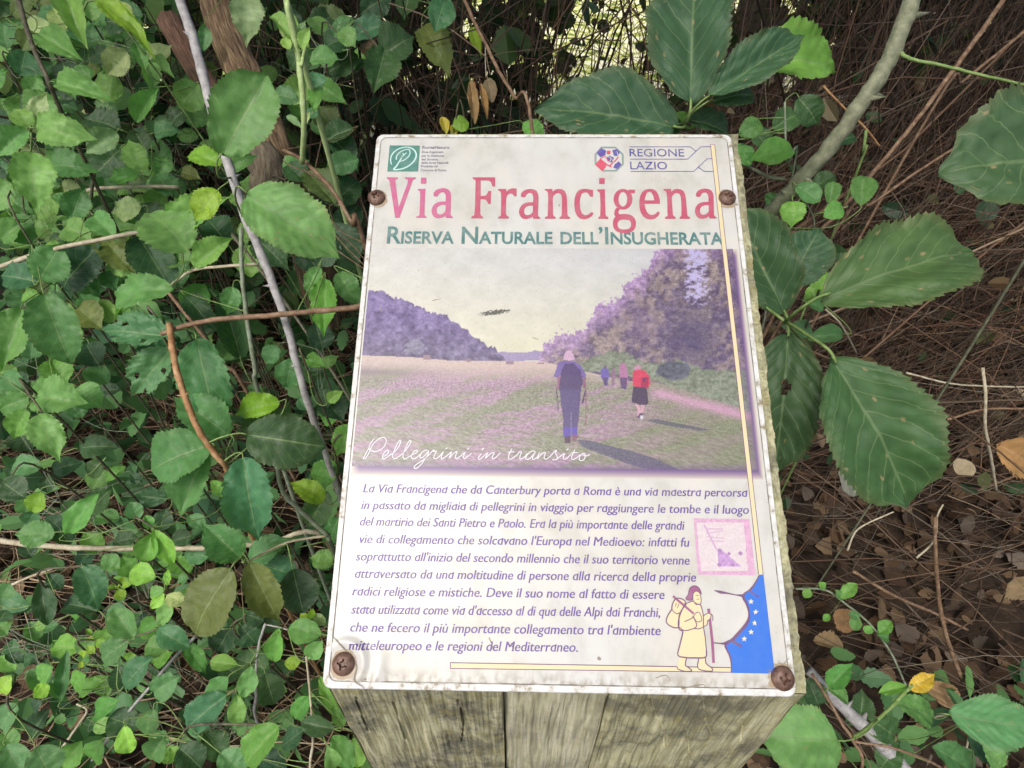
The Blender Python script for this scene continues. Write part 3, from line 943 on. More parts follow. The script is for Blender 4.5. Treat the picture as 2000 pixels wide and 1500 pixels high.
    pl([(890,480),(915,440),(940,500),(930,570),(915,655),(895,655),(895,570)], (142, 106, 140))
    pl([(975,460),(990,400),(1040,400),(1070,470),(1080,600),(1050,690),(1000,680),(985,600)], (176, 116, 160)); pl([(985,560),(1070,560),(1055,695),(1000,685)], (92, 74, 116))
    pl([(1135,470),(1160,425),(1210,418),(1235,450),(1200,480)], (190, 140, 170))
    pl([(1130,490),(1190,470),(1280,490),(1320,560),(1330,640),(1290,690),(1200,680),(1130,650)], (214, 56, 92)); pl([(1225,560),(1310,560),(1310,680),(1220,680)], (156, 44, 84)); pl([(1245,560),(1270,560),(1270,610),(1245,610)], (90, 50, 100))
    pl([(1135,660),(1290,680),(1305,800),(1300,870),(1215,870),(1115,840)], (66, 54, 84))
    pl([(1155,860),(1200,870),(1225,950),(1200,1010),(1180,1000),(1195,950)], (214, 170, 190)); pl([(1220,870),(1265,870),(1250,960),(1225,960)], (206, 160, 180))
    pl([(1170,1010),(1215,960),(1245,970),(1240,1025),(1200,1025)], (84, 70, 100)); pl([(1215,990),(1250,990),(1245,1030),(1215,1030)], (220, 216, 232))
    # scuffs
    sm = ((np.abs(px - 968) < 42) & (np.abs(py - (612 - (px - 968) * .08)) < 11))
    st = fbm(px / 2.5, py / 1.1, 91, 3)
    w = np.exp(-((py - (610 - (px - 968) * .12)) / 5.5) ** 2) * np.clip(1.2 - np.abs(px - 968) / 40, 0, 1)
    m = (sm & (st * w > .26))[..., None]
    out = np.where(m, out * .42, out)
    spk = (fbm(px / 1.7, py / 1.7, 97, 2) > .86)[..., None]
    out = np.where(spk, out * .78, out)
    # milky sheen of the faded film
    out = mix(out, C(200, 186, 196), .05)
    return out

def raster(x0, x1, y0, y1, nx, ny, fn, z, name):
    X, Y = np.meshgrid(np.linspace(x0, x1, nx + 1), np.linspace(y0, y1, ny + 1))
    o = np.array(PO); ax = np.array(PX); ay = np.array(PY); an = np.array(PN)
    W = o + X[..., None] * ax + Y[..., None] * ay + an * z
    w = W - np.array(CAM)
    dz = w @ np.array(Fw)
    px = 1000 + FPX * (w @ np.array(Rw)) / dz; py = 750 - FPX * (w @ np.array(Uw)) / dz
    c = fn(px, py)
    c = srgb((c - 165) * 1.02 + 163) * .68
    col = np.concatenate([c, np.ones(c.shape[:2] + (1,))], -1).reshape(-1, 4)
    i = np.arange(ny)[:, None] * (nx + 1) + np.arange(nx)
    i = i.ravel()
    f = np.stack([i, i + 1, i + nx + 2, i + nx + 1], 1)
    return obj(name, W.reshape(-1, 3), f, M_pic, SIGN, col=col)

qx0 = Q(687, 912)[0]; qx1 = Q(1490, 930)[0]; qy1 = Q(1080, 486)[1]; qy0 = Q(1080, 932)[1]
ex1 = Q(1479, 918)[0]; ey0 = Q(1080, 914)[1]
def pic_with_shadow(px, py):
    c = picture(px, py)
    X = px * 0; Y = py * 0
    # panel coordinates again for the soft printed shadow along the right and lower edge
    u = (px - 1000) / FPX; v = (750 - py) / FPX
    d = np.array(Fw) + u[..., None] * np.array(Rw) + v[..., None] * np.array(Uw)
    t = (PO - CAM).dot(PN) / (d @ np.array(PN))
    w = np.array(CAM) + d * t[..., None] - np.array(PO)
    X = w @ np.array(PX); Y = w @ np.array(PY)
    e = np.maximum(np.clip((X - ex1) / (qx1 - ex1), 0, 1), np.clip((ey0 - Y) / (ey0 - qy0), 0, 1))
    out_ = (X > ex1) | (Y < ey0)
    shc = np.array((112., 84., 142.)); cr = np.array((218., 208., 196.))
    k_ = np.clip(e, 0, 1)[..., None] ** 1.1
    s_ = shc * (1 - k_) + cr * k_
    e2 = np.clip(1 - np.minimum(ex1 - X, Y - ey0) / .0035, 0, 1)[..., None] * .45
    c = c * (1 - e2) + np.array((110., 86., 140.)) * e2
    c = np.where(out_[..., None], s_, c)
    # shadow strip starts a little in from the top / left
    f1 = np.clip((qx0 + .004 - X) / .004, 0, 1)[..., None] * (Y < ey0)[..., None]
    f2 = np.clip((Y - (qy1 - .004)) / .004, 0, 1)[..., None] * (X > ex1)[..., None]
    f = np.maximum(f1, f2)
    return c * (1 - f) + cr * f
raster(qx0, qx1, qy0, qy1, 600, 340, pic_with_shadow, .00054, 'printed_photograph')

def smallmap(px, py):
    a = (px - 1340) * 11.536; b = (py - 1000) * 11.536
    a = a - (b - 150) * .085
    C = lambda *c: np.array(c, float)
    n1 = fbm(px / 3, py / 3, 5, 4)[..., None]; n2 = fbm(px / 9, py / 9, 8, 3)[..., None]
    out = C(228, 214, 220) + (n1 - .5) * 34
    out = out * (1 - n2 * .25) + C(226, 226, 220) * n2 * .25
    fr = (a < 230) | (a > 1290) | (b < 235) | (b > 1330)
    out = np.where(fr[..., None], C(222, 178, 208) + (n1 - .5) * 46, out)
    m = (a > 640) & (b > 830) & (b < 1230) & (a - 640 < (b - 760) * 1.1)
    out = np.where(m[..., None], C(200, 162, 214) + (n1 - .5) * 60, out)
    ang = np.abs(a - 400 - (b - 300) * .42) < 18
    out = np.where((ang & (b > 280) & (b < 850))[..., None], C(206, 160, 206), out)
    for o_ in (380, 470, 560, 650):
        m = (np.abs(b - o_ - (a - 500) * .15 * math.sin(o_)) < 13) & (a > 420) & (a < 820)
        out = np.where(m[..., None], C(214, 184, 208), out)
    for cx, cy, r in ((700, 870, 45), (900, 940, 32), (665, 1190, 42), (960, 1190, 38), (1160, 930, 40)):
        m = (np.abs(a - cx) + np.abs(b - cy) < r * 1.4)
        out = np.where(m[..., None], C(176, 138, 186), out)
    return out
a = Q(1354, 1123); b = Q(1469, 1123); c = Q(1410, 1013)
raster(Q(1353, 1013)[0] + .0002, Q(1463, 1013)[0], Q(1410, 1123)[1], c[1], 110, 110, smallmap, .00055, 'printed_vignette')

# ------------------------------------------------------------------ screws
def screw(px, py, rp):
    x, y = Q(px, py)
    x2, y2 = Q(px + rp, py)
    R = math.hypot(x2 - x, y2 - y)
    rings = [(1.0, 0), (1.02, .12), (.97, .26), (.86, .40), (.68, .52), (.5, .58)]
    seg = 32
    v = []; f = []
    def rec(an, r):      # cross recess
        c = max(abs(math.cos(2 * (an + .35))), 0)
        return 1 if c > .93 else 0
    z0 = .0006
    for rr, hh in rings:
        for k_ in range(seg):
            an = 2 * math.pi * k_ / seg
            v.append(tuple(PL(x + R * rr * math.cos(an), y + R * rr * math.sin(an), z0 + hh * R)))
    for rr in (.42, .30, .16, .0001):
        for k_ in range(seg):
            an = 2 * math.pi * k_ / seg
            deep = abs(math.cos(2 * (an + .3))) > .86 or rr < .17
            hh = .30 if deep else .60
            v.append(tuple(PL(x + R * rr * math.cos(an), y + R * rr * math.sin(an), z0 + hh * R)))
    nr = len(rings) + 4
    for r in range(nr - 1):
        for k_ in range(seg):
            f.append((r * seg + k_, r * seg + (k_ + 1) % seg, (r + 1) * seg + (k_ + 1) % seg, (r + 1) * seg + k_))
    o = obj('screw', v, f, M_rust, SIGN)
    # rust bleeding into the film round the head
    return o
M_stain = print_mat('rust_stain', (.42, .30, .17, 1), wear=.5)
for s in SCREWS:
    screw(*s)
    x, y = Q(s[0], s[1])
    x2, _ = Q(s[0] + s[2], s[1])
    R = abs(x2 - x)
    v = []
    rnd = random.Random(int(s[0]))
    n = 40
    for kk in range(n):
        an = 2 * math.pi * kk / n
        rr = R * (1.14 + .12 * rnd.random() + (.16 if math.sin(an) < -.3 else 0))
        xx = min(max(x + rr * math.cos(an), IN + .0004), PW - IN - .0004); yy = max(y + rr * math.sin(an), IN + .0008)
        v.append(tuple(PZ(xx, yy, .00056)))
    if True:
        obj('rust_stain', v, [tuple(range(n))], M_stain, SIGN)

# ------------------------------------------------------------------ wooden post of three timbers
WL, WR = .0010, PW + .0058
tops = [WL, None, None, WR]
tops[1] = Q(984, 1372)[0]; tops[2] = Q(1196, 1375)[0]
CR = [T(l, 600, 1250, 2) for l in ([(1345,225),(1360,290),(1395,350),(1395,420)], [(1545,220),(1560,330),(1578,365)], [(1478,340),(1490,400),(1495,470)],
      [(590,230),(612,330),(605,400)], [(335,240),(385,390)], [(190,225),(240,360)], [(1700,330),(1690,420)])]
def crack_depth(v):
    x, y = proj(v)
    d = 1e9
    for l in CR:
        for (ax, ay), (bx, by) in zip(l[:-1], l[1:]):
            dx, dy = bx - ax, by - ay
            t = max(0, min(1, ((x - ax) * dx + (y - ay) * dy) / (dx * dx + dy * dy)))
            d = min(d, math.hypot(x - ax - dx * t, y - ay - dy * t))
    return max(0, 1 - d / 1.5)
w1 = wood_mat('mossy_timber', [(.20, .19, .11), (.37, .36, .215), (.51, .495, .33)], 1.0, 3.1)
w2 = wood_mat('pale_timber', [(.29, .275, .175), (.43, .415, .28), (.54, .52, .38)], .35, 7.7)
w3 = wood_mat('stained_timber', [(.19, .18, .10), (.36, .35, .205), (.50, .485, .32)], .9, 12.3)
front_o = PL(0, .0008, -.0048)
back_len = PH + .004
hor = Vector((0, 1, 0)); hor = (hor - PX * hor.dot(PX)); hor.z = 0; hor.normalize()
def timber(x0, x1, mat, dy, label):
    """one upright timber with sloping top; front face finely divided, rough and cracked"""
    nx = max(8, int((x1 - x0) / .0007)); H1 = .15
    nz = int(H1 / .0010)
    v = []; f = []
    def top(x, y): return PL(x, y, -.0048)
    down = Vector((0, 0, -1))
    fp = .0008
    outw = -hor
    for j in range(nz + 1):
        for i in range(nx + 1):
            x = x0 + (x1 - x0) * i / nx
            p = top(x, fp) + down * (H1 * j / nz) + outw * dy
            if j > 0:
                g = .0007 * mnoise.noise(Vector((p.x * 700, 3, p.z * 40))) + .0009 * mnoise.noise(Vector((p.x * 260, 3, p.z * 24))) + .0012 * mnoise.noise(Vector((p.x * 60, 7, p.z * 30)))
                e = min(i, nx - i) / 3.0
                g -= .0009 * max(0, 1 - e)
                p = p + outw * (g - .005 * crack_depth(p))
            v.append(tuple(p))
    for j in range(nz):
        for i in range(nx):
            a = j * (nx + 1) + i
            f.append((a, a + nx + 1, a + nx + 2, a + 1))
    # rest of the timber: lower front, sides, back
    b0 = len(v)
    fl = [top(x0, fp) + outw * dy, top(x1, fp) + outw * dy]
    bk = [top(x0, back_len), top(x1, back_len)]
    lo = lambda p, z: Vector((p.x, p.y, z))
    z1 = fl[0].z - H1
    pts = [lo(fl[0], z1), lo(fl[1], fl[1].z - H1), lo(fl[0], -.05), lo(fl[1], -.05), bk[0], bk[1], lo(bk[0], -.05), lo(bk[1], -.05), fl[0], fl[1]]
    v += [tuple(p) for p in pts]
    q = lambda *i: f.append(tuple(b0 + k_ for k_ in i))
    q(2, 3, 1, 0); q(5, 4, 6, 7); q(6, 2, 3, 7)
    # sloping top and outer sides as rough grids
    ns = 300
    nw = 4
    for side in (0, 1):
        xs = x0 if side == 0 else x1
        b1 = len(v)
        for j in range(ns + 1):
            for i in range(nw + 1):
                y = fp + (back_len - fp) * j / ns
                p = top(xs, y)
                zdep = [0, .004, .012, .05, .2][i]
                p = p + down * zdep
                if i == 0 or i < 3:
                    p = p + PX * (.0012 * mnoise.noise(Vector((y * 60, side * 5 + x0, zdep * 100))) + .0007 * mnoise.noise(Vector((y * 230, 9, zdep * 200))) + .0005 * mnoise.noise(Vector((y * 600, 9, zdep * 200)))) * (1 if side else .5)
                v.append(tuple(p))
        for j in range(ns):
            for i in range(nw):
                a = b1 + j * (nw + 1) + i
                f.append((a, a + 1, a + nw + 2, a + nw + 1) if side == 0 else (a, a + nw + 1, a + nw + 2, a + 1))
        lo_ = [v[b1 + nw], v[b1 + ns * (nw + 1) + nw]]
        bb = len(v)
        v.append((lo_[0][0], lo_[0][1], -.05)); v.append((lo_[1][0], lo_[1][1], -.05))
        f.append((b1 + nw, bb, bb + 1, b1 + ns * (nw + 1) + nw))
        if side == 0: e0 = b1
        else: e1 = b1
    for j in range(ns):
        a = e0 + j * (nw + 1); b = e0 + (j + 1) * (nw + 1); c_ = e1 + j * (nw + 1); d_ = e1 + (j + 1) * (nw + 1)
        f.append((a, c_, d_, b))
    o = obj('timber', v, f, mat, SIGN)
    o['label'] = label
g = .0007
timber(tops[0], tops[1] - g, w1, 0, 'mossy left timber of the post')
timber(tops[1] + g * .3, tops[2] - g * .3, w2, -.0006, 'paler smooth middle timber of the post')
timber(tops[2] + g * .3, tops[3], w3, .0004, 'cracked and stained right timber of the post')
# ------------------------------------------------------------------ plant materials
def leaf_mat(name, side_v=.22, trans=.36, rough=.5, spots=0.0, veinc=(.30, .42, .18), spec=.42):
    m, t, b, out = newmat(name)
    oi = N(t, 'ShaderNodeObjectInfo')
    tc = N(t, 'ShaderNodeTexCoord')
    sx = N(t, 'ShaderNodeSeparateXYZ')
    t.links.new(tc.outputs['UV'], sx.inputs[0])
    u, v = sx.outputs[0], sx.outputs[1]
    av = math_(t, 'ABSOLUTE', math_(t, 'MULTIPLY', math_(t, 'SUBTRACT', v, .5), 2))
    nv = N(t, 'ShaderNodeTexNoise', i_Scale=4.0, i_Detail=2.0)
    t.links.new(tc.outputs['UV'], nv.inputs['Vector'])
    wob = math_(t, 'MULTIPLY', math_(t, 'SUBTRACT', nv.outputs[0], .5), .09)
    # veins
    ph = math_(t, 'FRACT', math_(t, 'MULTIPLY', math_(t, 'ADD', math_(t, 'SUBTRACT', u, math_(t, 'MULTIPLY', av, .30)), wob), 7.5))
    side = math_(t, 'LESS_THAN', math_(t, 'ABSOLUTE', math_(t, 'SUBTRACT', ph, .5)), .035)
    mid = math_(t, 'LESS_THAN', av, .028)
    vein = math_(t, 'MAXIMUM', math_(t, 'MULTIPLY', side, side_v), math_(t, 'MULTIPLY', mid, .5))
    off = N(t, 'ShaderNodeVectorMath', operation='ADD')
    rr = N(t, 'ShaderNodeCombineXYZ')
    t.links.new(math_(t, 'MULTIPLY', oi.outputs['Random'], 40.0), rr.inputs[0])
    t.links.new(tc.outputs['UV'], off.inputs[0]); t.links.new(rr.outputs[0], off.inputs[1])
    n1 = N(t, 'ShaderNodeTexNoise', i_Scale=5.0, i_Detail=5.0, i_Roughness=.6)
    t.links.new(off.outputs[0], n1.inputs['Vector'])
    col = oi.outputs['Color']
    dk = mixc(t, col, (.42, .50, .45, 1), 1.0, 'MULTIPLY')
    lt = mixc(t, col, (1.5, 1.4, 1.2, 1), 1.0, 'MULTIPLY')
    c = mixc(t, dk, lt, n1.outputs[0])
    ran = ramp(t, [(0, (.72, .84, .9)), (1, (1.25, 1.12, .95))])
    t.links.new(oi.outputs['Random'], ran.inputs[0])
    c = mixc(t, c, ran.outputs[0], 1.0, 'MULTIPLY')
    c = mixc(t, c, veinc, vein)
    if spots:
        vo = N(t, 'ShaderNodeTexVoronoi', i_Scale=8.0)
        vo.inputs['Randomness'].default_value = 1
        t.links.new(off.outputs[0], vo.inputs['Vector'])
        n3 = N(t, 'ShaderNodeTexNoise', i_Scale=30.0)
        t.links.new(off.outputs[0], n3.inputs['Vector'])
        dd = math_(t, 'ADD', vo.outputs['Distance'], math_(t, 'MULTIPLY', math_(t, 'SUBTRACT', n3.outputs[0], .5), .16))
        r = ramp(t, [(.08, (1, 1, 1)), (.17, (0, 0, 0))])
        t.links.new(dd, r.inputs[0])
        sc_ = N(t, 'ShaderNodeSeparateColor'); t.links.new(vo.outputs['Color'], sc_.inputs[0])
        k = math_(t, 'MULTIPLY', r.outputs[0], math_(t, 'GREATER_THAN', sc_.outputs[0], .28))
        c = mixc(t, c, (.30, .24, .12, 1), math_(t, 'MULTIPLY', k, spots))
        # browned rim
        rim = ramp(t, [(.78, (0, 0, 0)), (.98, (1, 1, 1))])
        t.links.new(math_(t, 'ADD', av, math_(t, 'MULTIPLY', math_(t, 'SUBTRACT', n1.outputs[0], .5), .55)), rim.inputs[0])
        c = mixc(t, c, (.20, .15, .07, 1), math_(t, 'MULTIPLY', rim.outputs[0], spots * .25))
    t.links.new(c, b.inputs['Base Color'])
    b.inputs['Roughness'].default_value = rough
    b.inputs['Specular IOR Level'].default_value = spec
    hh = math_(t, 'ADD', math_(t, 'MULTIPLY', n1.outputs[0], .35), math_(t, 'MULTIPLY', vein, -1.3))
    bp = N(t, 'ShaderNodeBump', i_Strength=.55, i_Distance=.0012)
    t.links.new(hh, bp.inputs['Height'])
    t.links.new(bp.outputs[0], b.inputs['Normal'])
    tr = N(t, 'ShaderNodeBsdfTranslucent')
    t.links.new(mixc(t, c, (1.15, 1.45, .6, 1), 1.0, 'MULTIPLY'), tr.inputs[0])
    mx = N(t, 'ShaderNodeMixShader', i_0=trans)
    t.links.new(b.outputs[0], mx.inputs[1]); t.links.new(tr.outputs[0], mx.inputs[2])
    t.links.new(mx.outputs[0], out.inputs[0])
    return m
M_leaf = leaf_mat('green_leaf', spots=.35)
M_hero = leaf_mat('weathered_bramble_leaf', side_v=.5, trans=.2, rough=.58, spots=.8, veinc=(.17, .25, .11))
M_dry = leaf_mat('dry_leaf', trans=.15, rough=.8, veinc=(.40, .30, .17), spec=.2)

def plain_leaf(name, cols, trans=.3, rough=.5, scale=7.0):
    """for masses: colour changes from leaf to leaf with the place"""
    m, t, b, out = newmat(name)
    g = N(t, 'ShaderNodeNewGeometry')
    r = ramp(t, [(i / (len(cols) - 1), c) for i, c in enumerate(cols)])
    t.links.new(g.outputs['Random Per Island'], r.inputs[0])
    n = N(t, 'ShaderNodeTexNoise', i_Scale=90.0, i_Detail=3.0)
    tc = N(t, 'ShaderNodeTexCoord'); t.links.new(tc.outputs['Object'], n.inputs['Vector'])
    c = mixc(t, r.outputs[0], (.5, .5, .5, 1), math_(t, 'MULTIPLY', n.outputs[0], .55), 'MULTIPLY')
    t.links.new(c, b.inputs['Base Color'])
    b.inputs['Roughness'].default_value = rough
    b.inputs['Specular IOR Level'].default_value = .35
    tr = N(t, 'ShaderNodeBsdfTranslucent')
    t.links.new(c, tr.inputs[0])
    mx = N(t, 'ShaderNodeMixShader', i_0=trans)
    t.links.new(b.outputs[0], mx.inputs[1]); t.links.new(tr.outputs[0], mx.inputs[2])
    t.links.new(mx.outputs[0], out.inputs[0])
    return m

def bark_mat(name, c0, c1, c2, sc=120.0, stretch=.15, bump=.5):
    m, t, b, _ = newmat(name)
    tc = N(t, 'ShaderNodeTexCoord')
    mp = N(t, 'ShaderNodeMapping'); mp.inputs['Scale'].default_value = (1, 1 * (6 if stretch < .5 else 1) , 1)
    t.links.new(tc.outputs['UV'], mp.inputs[0])
    n = N(t, 'ShaderNodeTexNoise', i_Scale=sc, i_Detail=5.0, i_Roughness=.65)
    t.links.new(tc.outputs['Object'], n.inputs['Vector'])
    r = ramp(t, [(.32, c0), (.5, c1), (.66, c2)])
    t.links.new(n.outputs[0], r.inputs[0])
    t.links.new(r.outputs[0], b.inputs['Base Color'])
    b.inputs['Roughness'].default_value = .7
    bp = N(t, 'ShaderNodeBump', i_Strength=bump, i_Distance=.001)
    t.links.new(n.outputs[0], bp.inputs['Height']); t.links.new(bp.outputs[0], b.inputs['Normal'])
    return m

def trunk_mat(name, dark, mid, light):
    m, t, b, _ = newmat(name)
    tc = N(t, 'ShaderNodeTexCoord')
    mp = N(t, 'ShaderNodeMapping'); mp.inputs['Scale'].default_value = (16, 1.6, 1)
    t.links.new(tc.outputs['UV'], mp.inputs[0])
    n = N(t, 'ShaderNodeTexNoise', i_Scale=3.0, i_Detail=6.0, i_Roughness=.7, i_Distortion=.5)
    t.links.new(mp.outputs[0], n.inputs['Vector'])
    r = ramp(t, [(.34, dark), (.5, mid), (.66, light)])
    t.links.new(n.outputs[0], r.inputs[0])
    t.links.new(r.outputs[0], b.inputs['Base Color'])
    b.inputs['Roughness'].default_value = .9
    bp = N(t, 'ShaderNodeBump', i_Strength=1.0, i_Distance=.006)
    t.links.new(n.outputs[0], bp.inputs['Height']); t.links.new(bp.outputs[0], b.inputs['Normal'])
    return m

BK = {
 'grey': bark_mat('pale_grey_cane', (.20, .19, .19), (.32, .31, .31), (.42, .41, .40)),
 'gg': bark_mat('grey_green_cane', (.13, .16, .10), (.20, .24, .16), (.28, .32, .24)),
 'br': bark_mat('brown_cane', (.10, .055, .03), (.19, .115, .065), (.28, .19, .12)),
 'or': bark_mat('orange_brown_cane', (.18, .085, .03), (.33, .175, .075), (.46, .29, .15)),
 'dk': bark_mat('dark_stem', (.04, .035, .02), (.085, .075, .045), (.14, .13, .08)),
 'gr': bark_mat('green_stem', (.10, .16, .04), (.16, .25, .07), (.24, .34, .12)),
 'pa': bark_mat('pale_dry_stem', (.30, .26, .17), (.42, .37, .26), (.52, .48, .36)),
 'sh': bark_mat('young_green_shoot', (.28, .38, .14), (.38, .50, .20), (.46, .58, .28)),
 'olive': bark_mat('olive_cane', (.11, .12, .07), (.18, .195, .12), (.26, .27, .18)),
}

# ------------------------------------------------------------------ leaf shapes
def leaf_shape(kind, seed, ns=64, nc=5, hole=None):
    rnd = random.Random(seed)
    teeth = {'bramble': 13, 'round': 16, 'small': 13, 'hero': 23, 'lobed': 9, 'young': 12}[kind] + rnd.choice((-1, 0, 1, 2))
    amp = {'bramble': .12, 'round': .085, 'small': .03, 'hero': .075, 'lobed': .16, 'young': .05}[kind]
    fold = rnd.uniform(.12, .50); droop = rnd.uniform(.02, .34); asym = rnd.uniform(-.07, .07); cr = {'hero': .030}.get(kind, .045)
    corr = {'bramble': .016, 'round': .012, 'small': .006, 'hero': .009, 'lobed': .02, 'young': .04}[kind]
    ph = [rnd.uniform(0, 6.28) for _ in range(6)]
    tip = rnd.uniform(-.10, .10)
    v = []; uv = []; f = []
    for i in range(ns + 1):
        u = i / ns
        if kind in ('bramble', 'young'):
            w = .5 * (math.sin(math.pi * u ** .72) ** .78) * (1 - .25 * max(0, u - .7) / .3)
            if u > .74: w *= 1 - .62 * ((u - .74) / .26) ** .7
        elif kind == 'hero':
            w = .5 * (math.sin(math.pi * u ** .86) ** .70)
            if u > .84: w *= 1 - .62 * ((u - .84) / .16) ** .6
        elif kind == 'round':
            w = .5 * (math.sin(math.pi * u ** .95) ** .56)
            if u > .86: w *= 1 - .5 * ((u - .86) / .14) ** .7
        elif kind == 'lobed':
            w = .5 * (math.sin(math.pi * u ** .85) ** .6)
        else:
            w = .5 * (math.sin(math.pi * u ** .98) ** .74)
        if i in (0, ns): w = .004
        for s in range(-nc, nc + 1):
            a = abs(s) / nc
            sgn = -1 if s < 0 else 1
            tw = (u * teeth + (ph[0] if sgn > 0 else ph[1])) % 1.0
            tw2 = (u * teeth * 2.6 + ph[2]) % 1.0
            ser = 1 - (amp * (1 - tw) + amp * .3 * (1 - tw2)) * (1.0 if u > .06 else 0) + sgn * asym
            ser += .05 * mnoise.noise(Vector((u * 4, sgn * 3.0, seed)))
            ser += .035 * math.sin(u * 9 + ph[2 + (sgn > 0)]) + .02 * math.sin(u * 21 + ph[4])
            ww = w * (ser if a == 1 else (1 + (ser - 1) * a * a))
            uu = u + .04 * a * a * math.sin(math.pi * u)
            y = sgn * a * ww
            z = fold * abs(y) - droop * (u - .35) ** 2 * 2.2
            z += corr * math.sin((u - .33 * a) * 8.5 * 2 * math.pi) * min(a * 1.6, 1) * (1 - .4 * a) * min(1, w * 3)
            z += .030 * math.sin(u * 5 + sgn * ph[3]) * a + .02 * math.sin(u * 13 + sgn * 2 + ph[5]) * a * a
            z += cr * mnoise.noise(Vector((u * 5, y * 7, seed * 1.3))) + cr * .4 * mnoise.noise(Vector((u * 13, y * 15, seed)))
            y += tip * u * u
            v.append((uu, y, z)); uv.append((u, .5 + .5 * sgn * a))
    W = 2 * nc + 1
    for i in range(ns):
        for j in range(W - 1):
            a = i * W + j
            if hole:
                cu, cy = v[a][0], v[a][1]
                if any(((cu - hx) / rx) ** 2 + ((cy - hy) / ry) ** 2 < 1 for hx, hy, rx, ry in hole): continue
            f.append((a, a + W, a + W + 1, a + 1))
    return v, f, uv
LM = {}
def leafset(key, kind, mat, n, **k):
    LM[key] = []
    for i in range(n):
        v, f, uv = leaf_shape(kind, hash_(key) + i, **k)
        LM[key].append(mesh('leaf_' + kind, v, f, mat, uv=uv, smooth=True))
hash_ = lambda s: sum(ord(c) * (i + 3) for i, c in enumerate(s)) * 17
leafset('b', 'bramble', M_leaf, 12)
leafset('r', 'round', M_leaf, 9)
leafset('s', 'small', M_leaf, 8, ns=34, nc=4)
leafset('l', 'lobed', M_leaf, 3)
leafset('y', 'young', M_leaf, 3, ns=24, nc=3)
leafset('h', 'hero', M_hero, 6, ns=120, nc=9)
leafset('e', 'bramble', M_leaf, 2, ns=60, nc=9, hole=[(.3, .2, .05, .08), (.62, -.22, .06, .05), (.75, .15, .04, .06), (.5, .42, .1, .1), (.85, -.3, .1, .12)])
leafset('R', 'round', M_hero, 2, ns=120, nc=9)
leafset('k', 'hero', M_hero, 1, ns=120, nc=12, hole=[(.36, -.02, .055, .06), (.55, .44, .05, .06), (.78, -.44, .05, .07)])
leafset('d', 'lobed', M_dry, 3)
leafset('q', 'small', M_dry, 2)
# tones: own colours of the leaves; y also paints in the yellow of backlight
TN = {'w': (.20, .19, .17), 'L': (.22, .38, .12), 'l': (.128, .285, .098), 'm': (.076, .200, .076), 'k': (.034, .090, .042), 'u': (.070, .190, .100), 'y': (.165, .310, .035),
      'o': (.095, .140, .050), 'p': (.235, .350, .200), 'B': (.185, .410, .08), 'g': (.030, .076, .043), 't': (.17, .12, .075), 'Y': (.36, .30, .05), 'n': (.036, .086, .036), 'r': (.20, .09, .045), 'v': (.105, .275, .068)}
LR = random.Random(5)

def place_leaf(root, kind, B, T_, wid, tone, cs=.55, facing=1.0, rnd=LR, label=None):
    ax = T_ - B
    L = ax.length
    ax.normalize()
    mid = (B + T_) / 2
    n = (CAM - mid).normalized() * facing + Vector((0, 0, .55)) + Vector((rnd.uniform(-1, 1), rnd.uniform(-1, 1), rnd.uniform(-1, 1))) * cs * .6
    n = n - ax * n.dot(ax)
    n.normalize()
    y = n.cross(ax)
    M = Matrix(((ax.x * L, y.x * wid, n.x * L, B.x), (ax.y * L, y.y * wid, n.y * L, B.y), (ax.z * L, y.z * wid, n.z * L, B.z), (0, 0, 0, 1)))
    o = bpy.data.objects.new('leaf', rnd.choice(LM[kind]))
    COL.objects.link(o)
    o.parent = root
    o.matrix_basis = Matrix.Translation(-root.location) @ M
    c = TN[tone]
    c = (c[0] * 1.65, c[1] * 1.52, c[2] * 1.42)
    j = rnd.uniform(.88, 1.12)
    o.color = (c[0] * j * rnd.uniform(.93, 1.07), c[1] * j, c[2] * j * rnd.uniform(.9, 1.1), 1)
    if label: o['label'] = label
    return o

def cane_mesh(pts, r, seg=8, thorns=0, rnd=LR, n=6):
    """pts world; r start/end radius"""
    q = catmull(pts, n)
    m = len(q)
    q = [p + Vector((rnd.uniform(-1, 1), rnd.uniform(-1, 1), rnd.uniform(-1, 1))) * r[0] * .12 for p in q]
    b = MB()
    node = 5
    rad = []
    for i in range(m):
        t = i / (m - 1)
        rr = r[0] * (1 - t) + r[1] * t
        rad.append(rr * (1.10 if i % node == 0 else 1.0))
    b.tube(q, rad, seg, jit=.06, rnd=rnd)
    for k in range(thorns):
        i = rnd.randrange(1, m - 1)
        d = (q[i + 1] - q[i - 1]).normalized()
        s = Vector((rnd.uniform(-1, 1), rnd.uniform(-1, 1), rnd.uniform(-1, 1)))
        s = (s - d * s.dot(d)).normalized()
        b.cone(q[i] + s * rad[i] * .7, s - d * .3, rad[i] * .45, rad[i] * rnd.uniform(1.0, 1.7) + .0008)
    return b, q

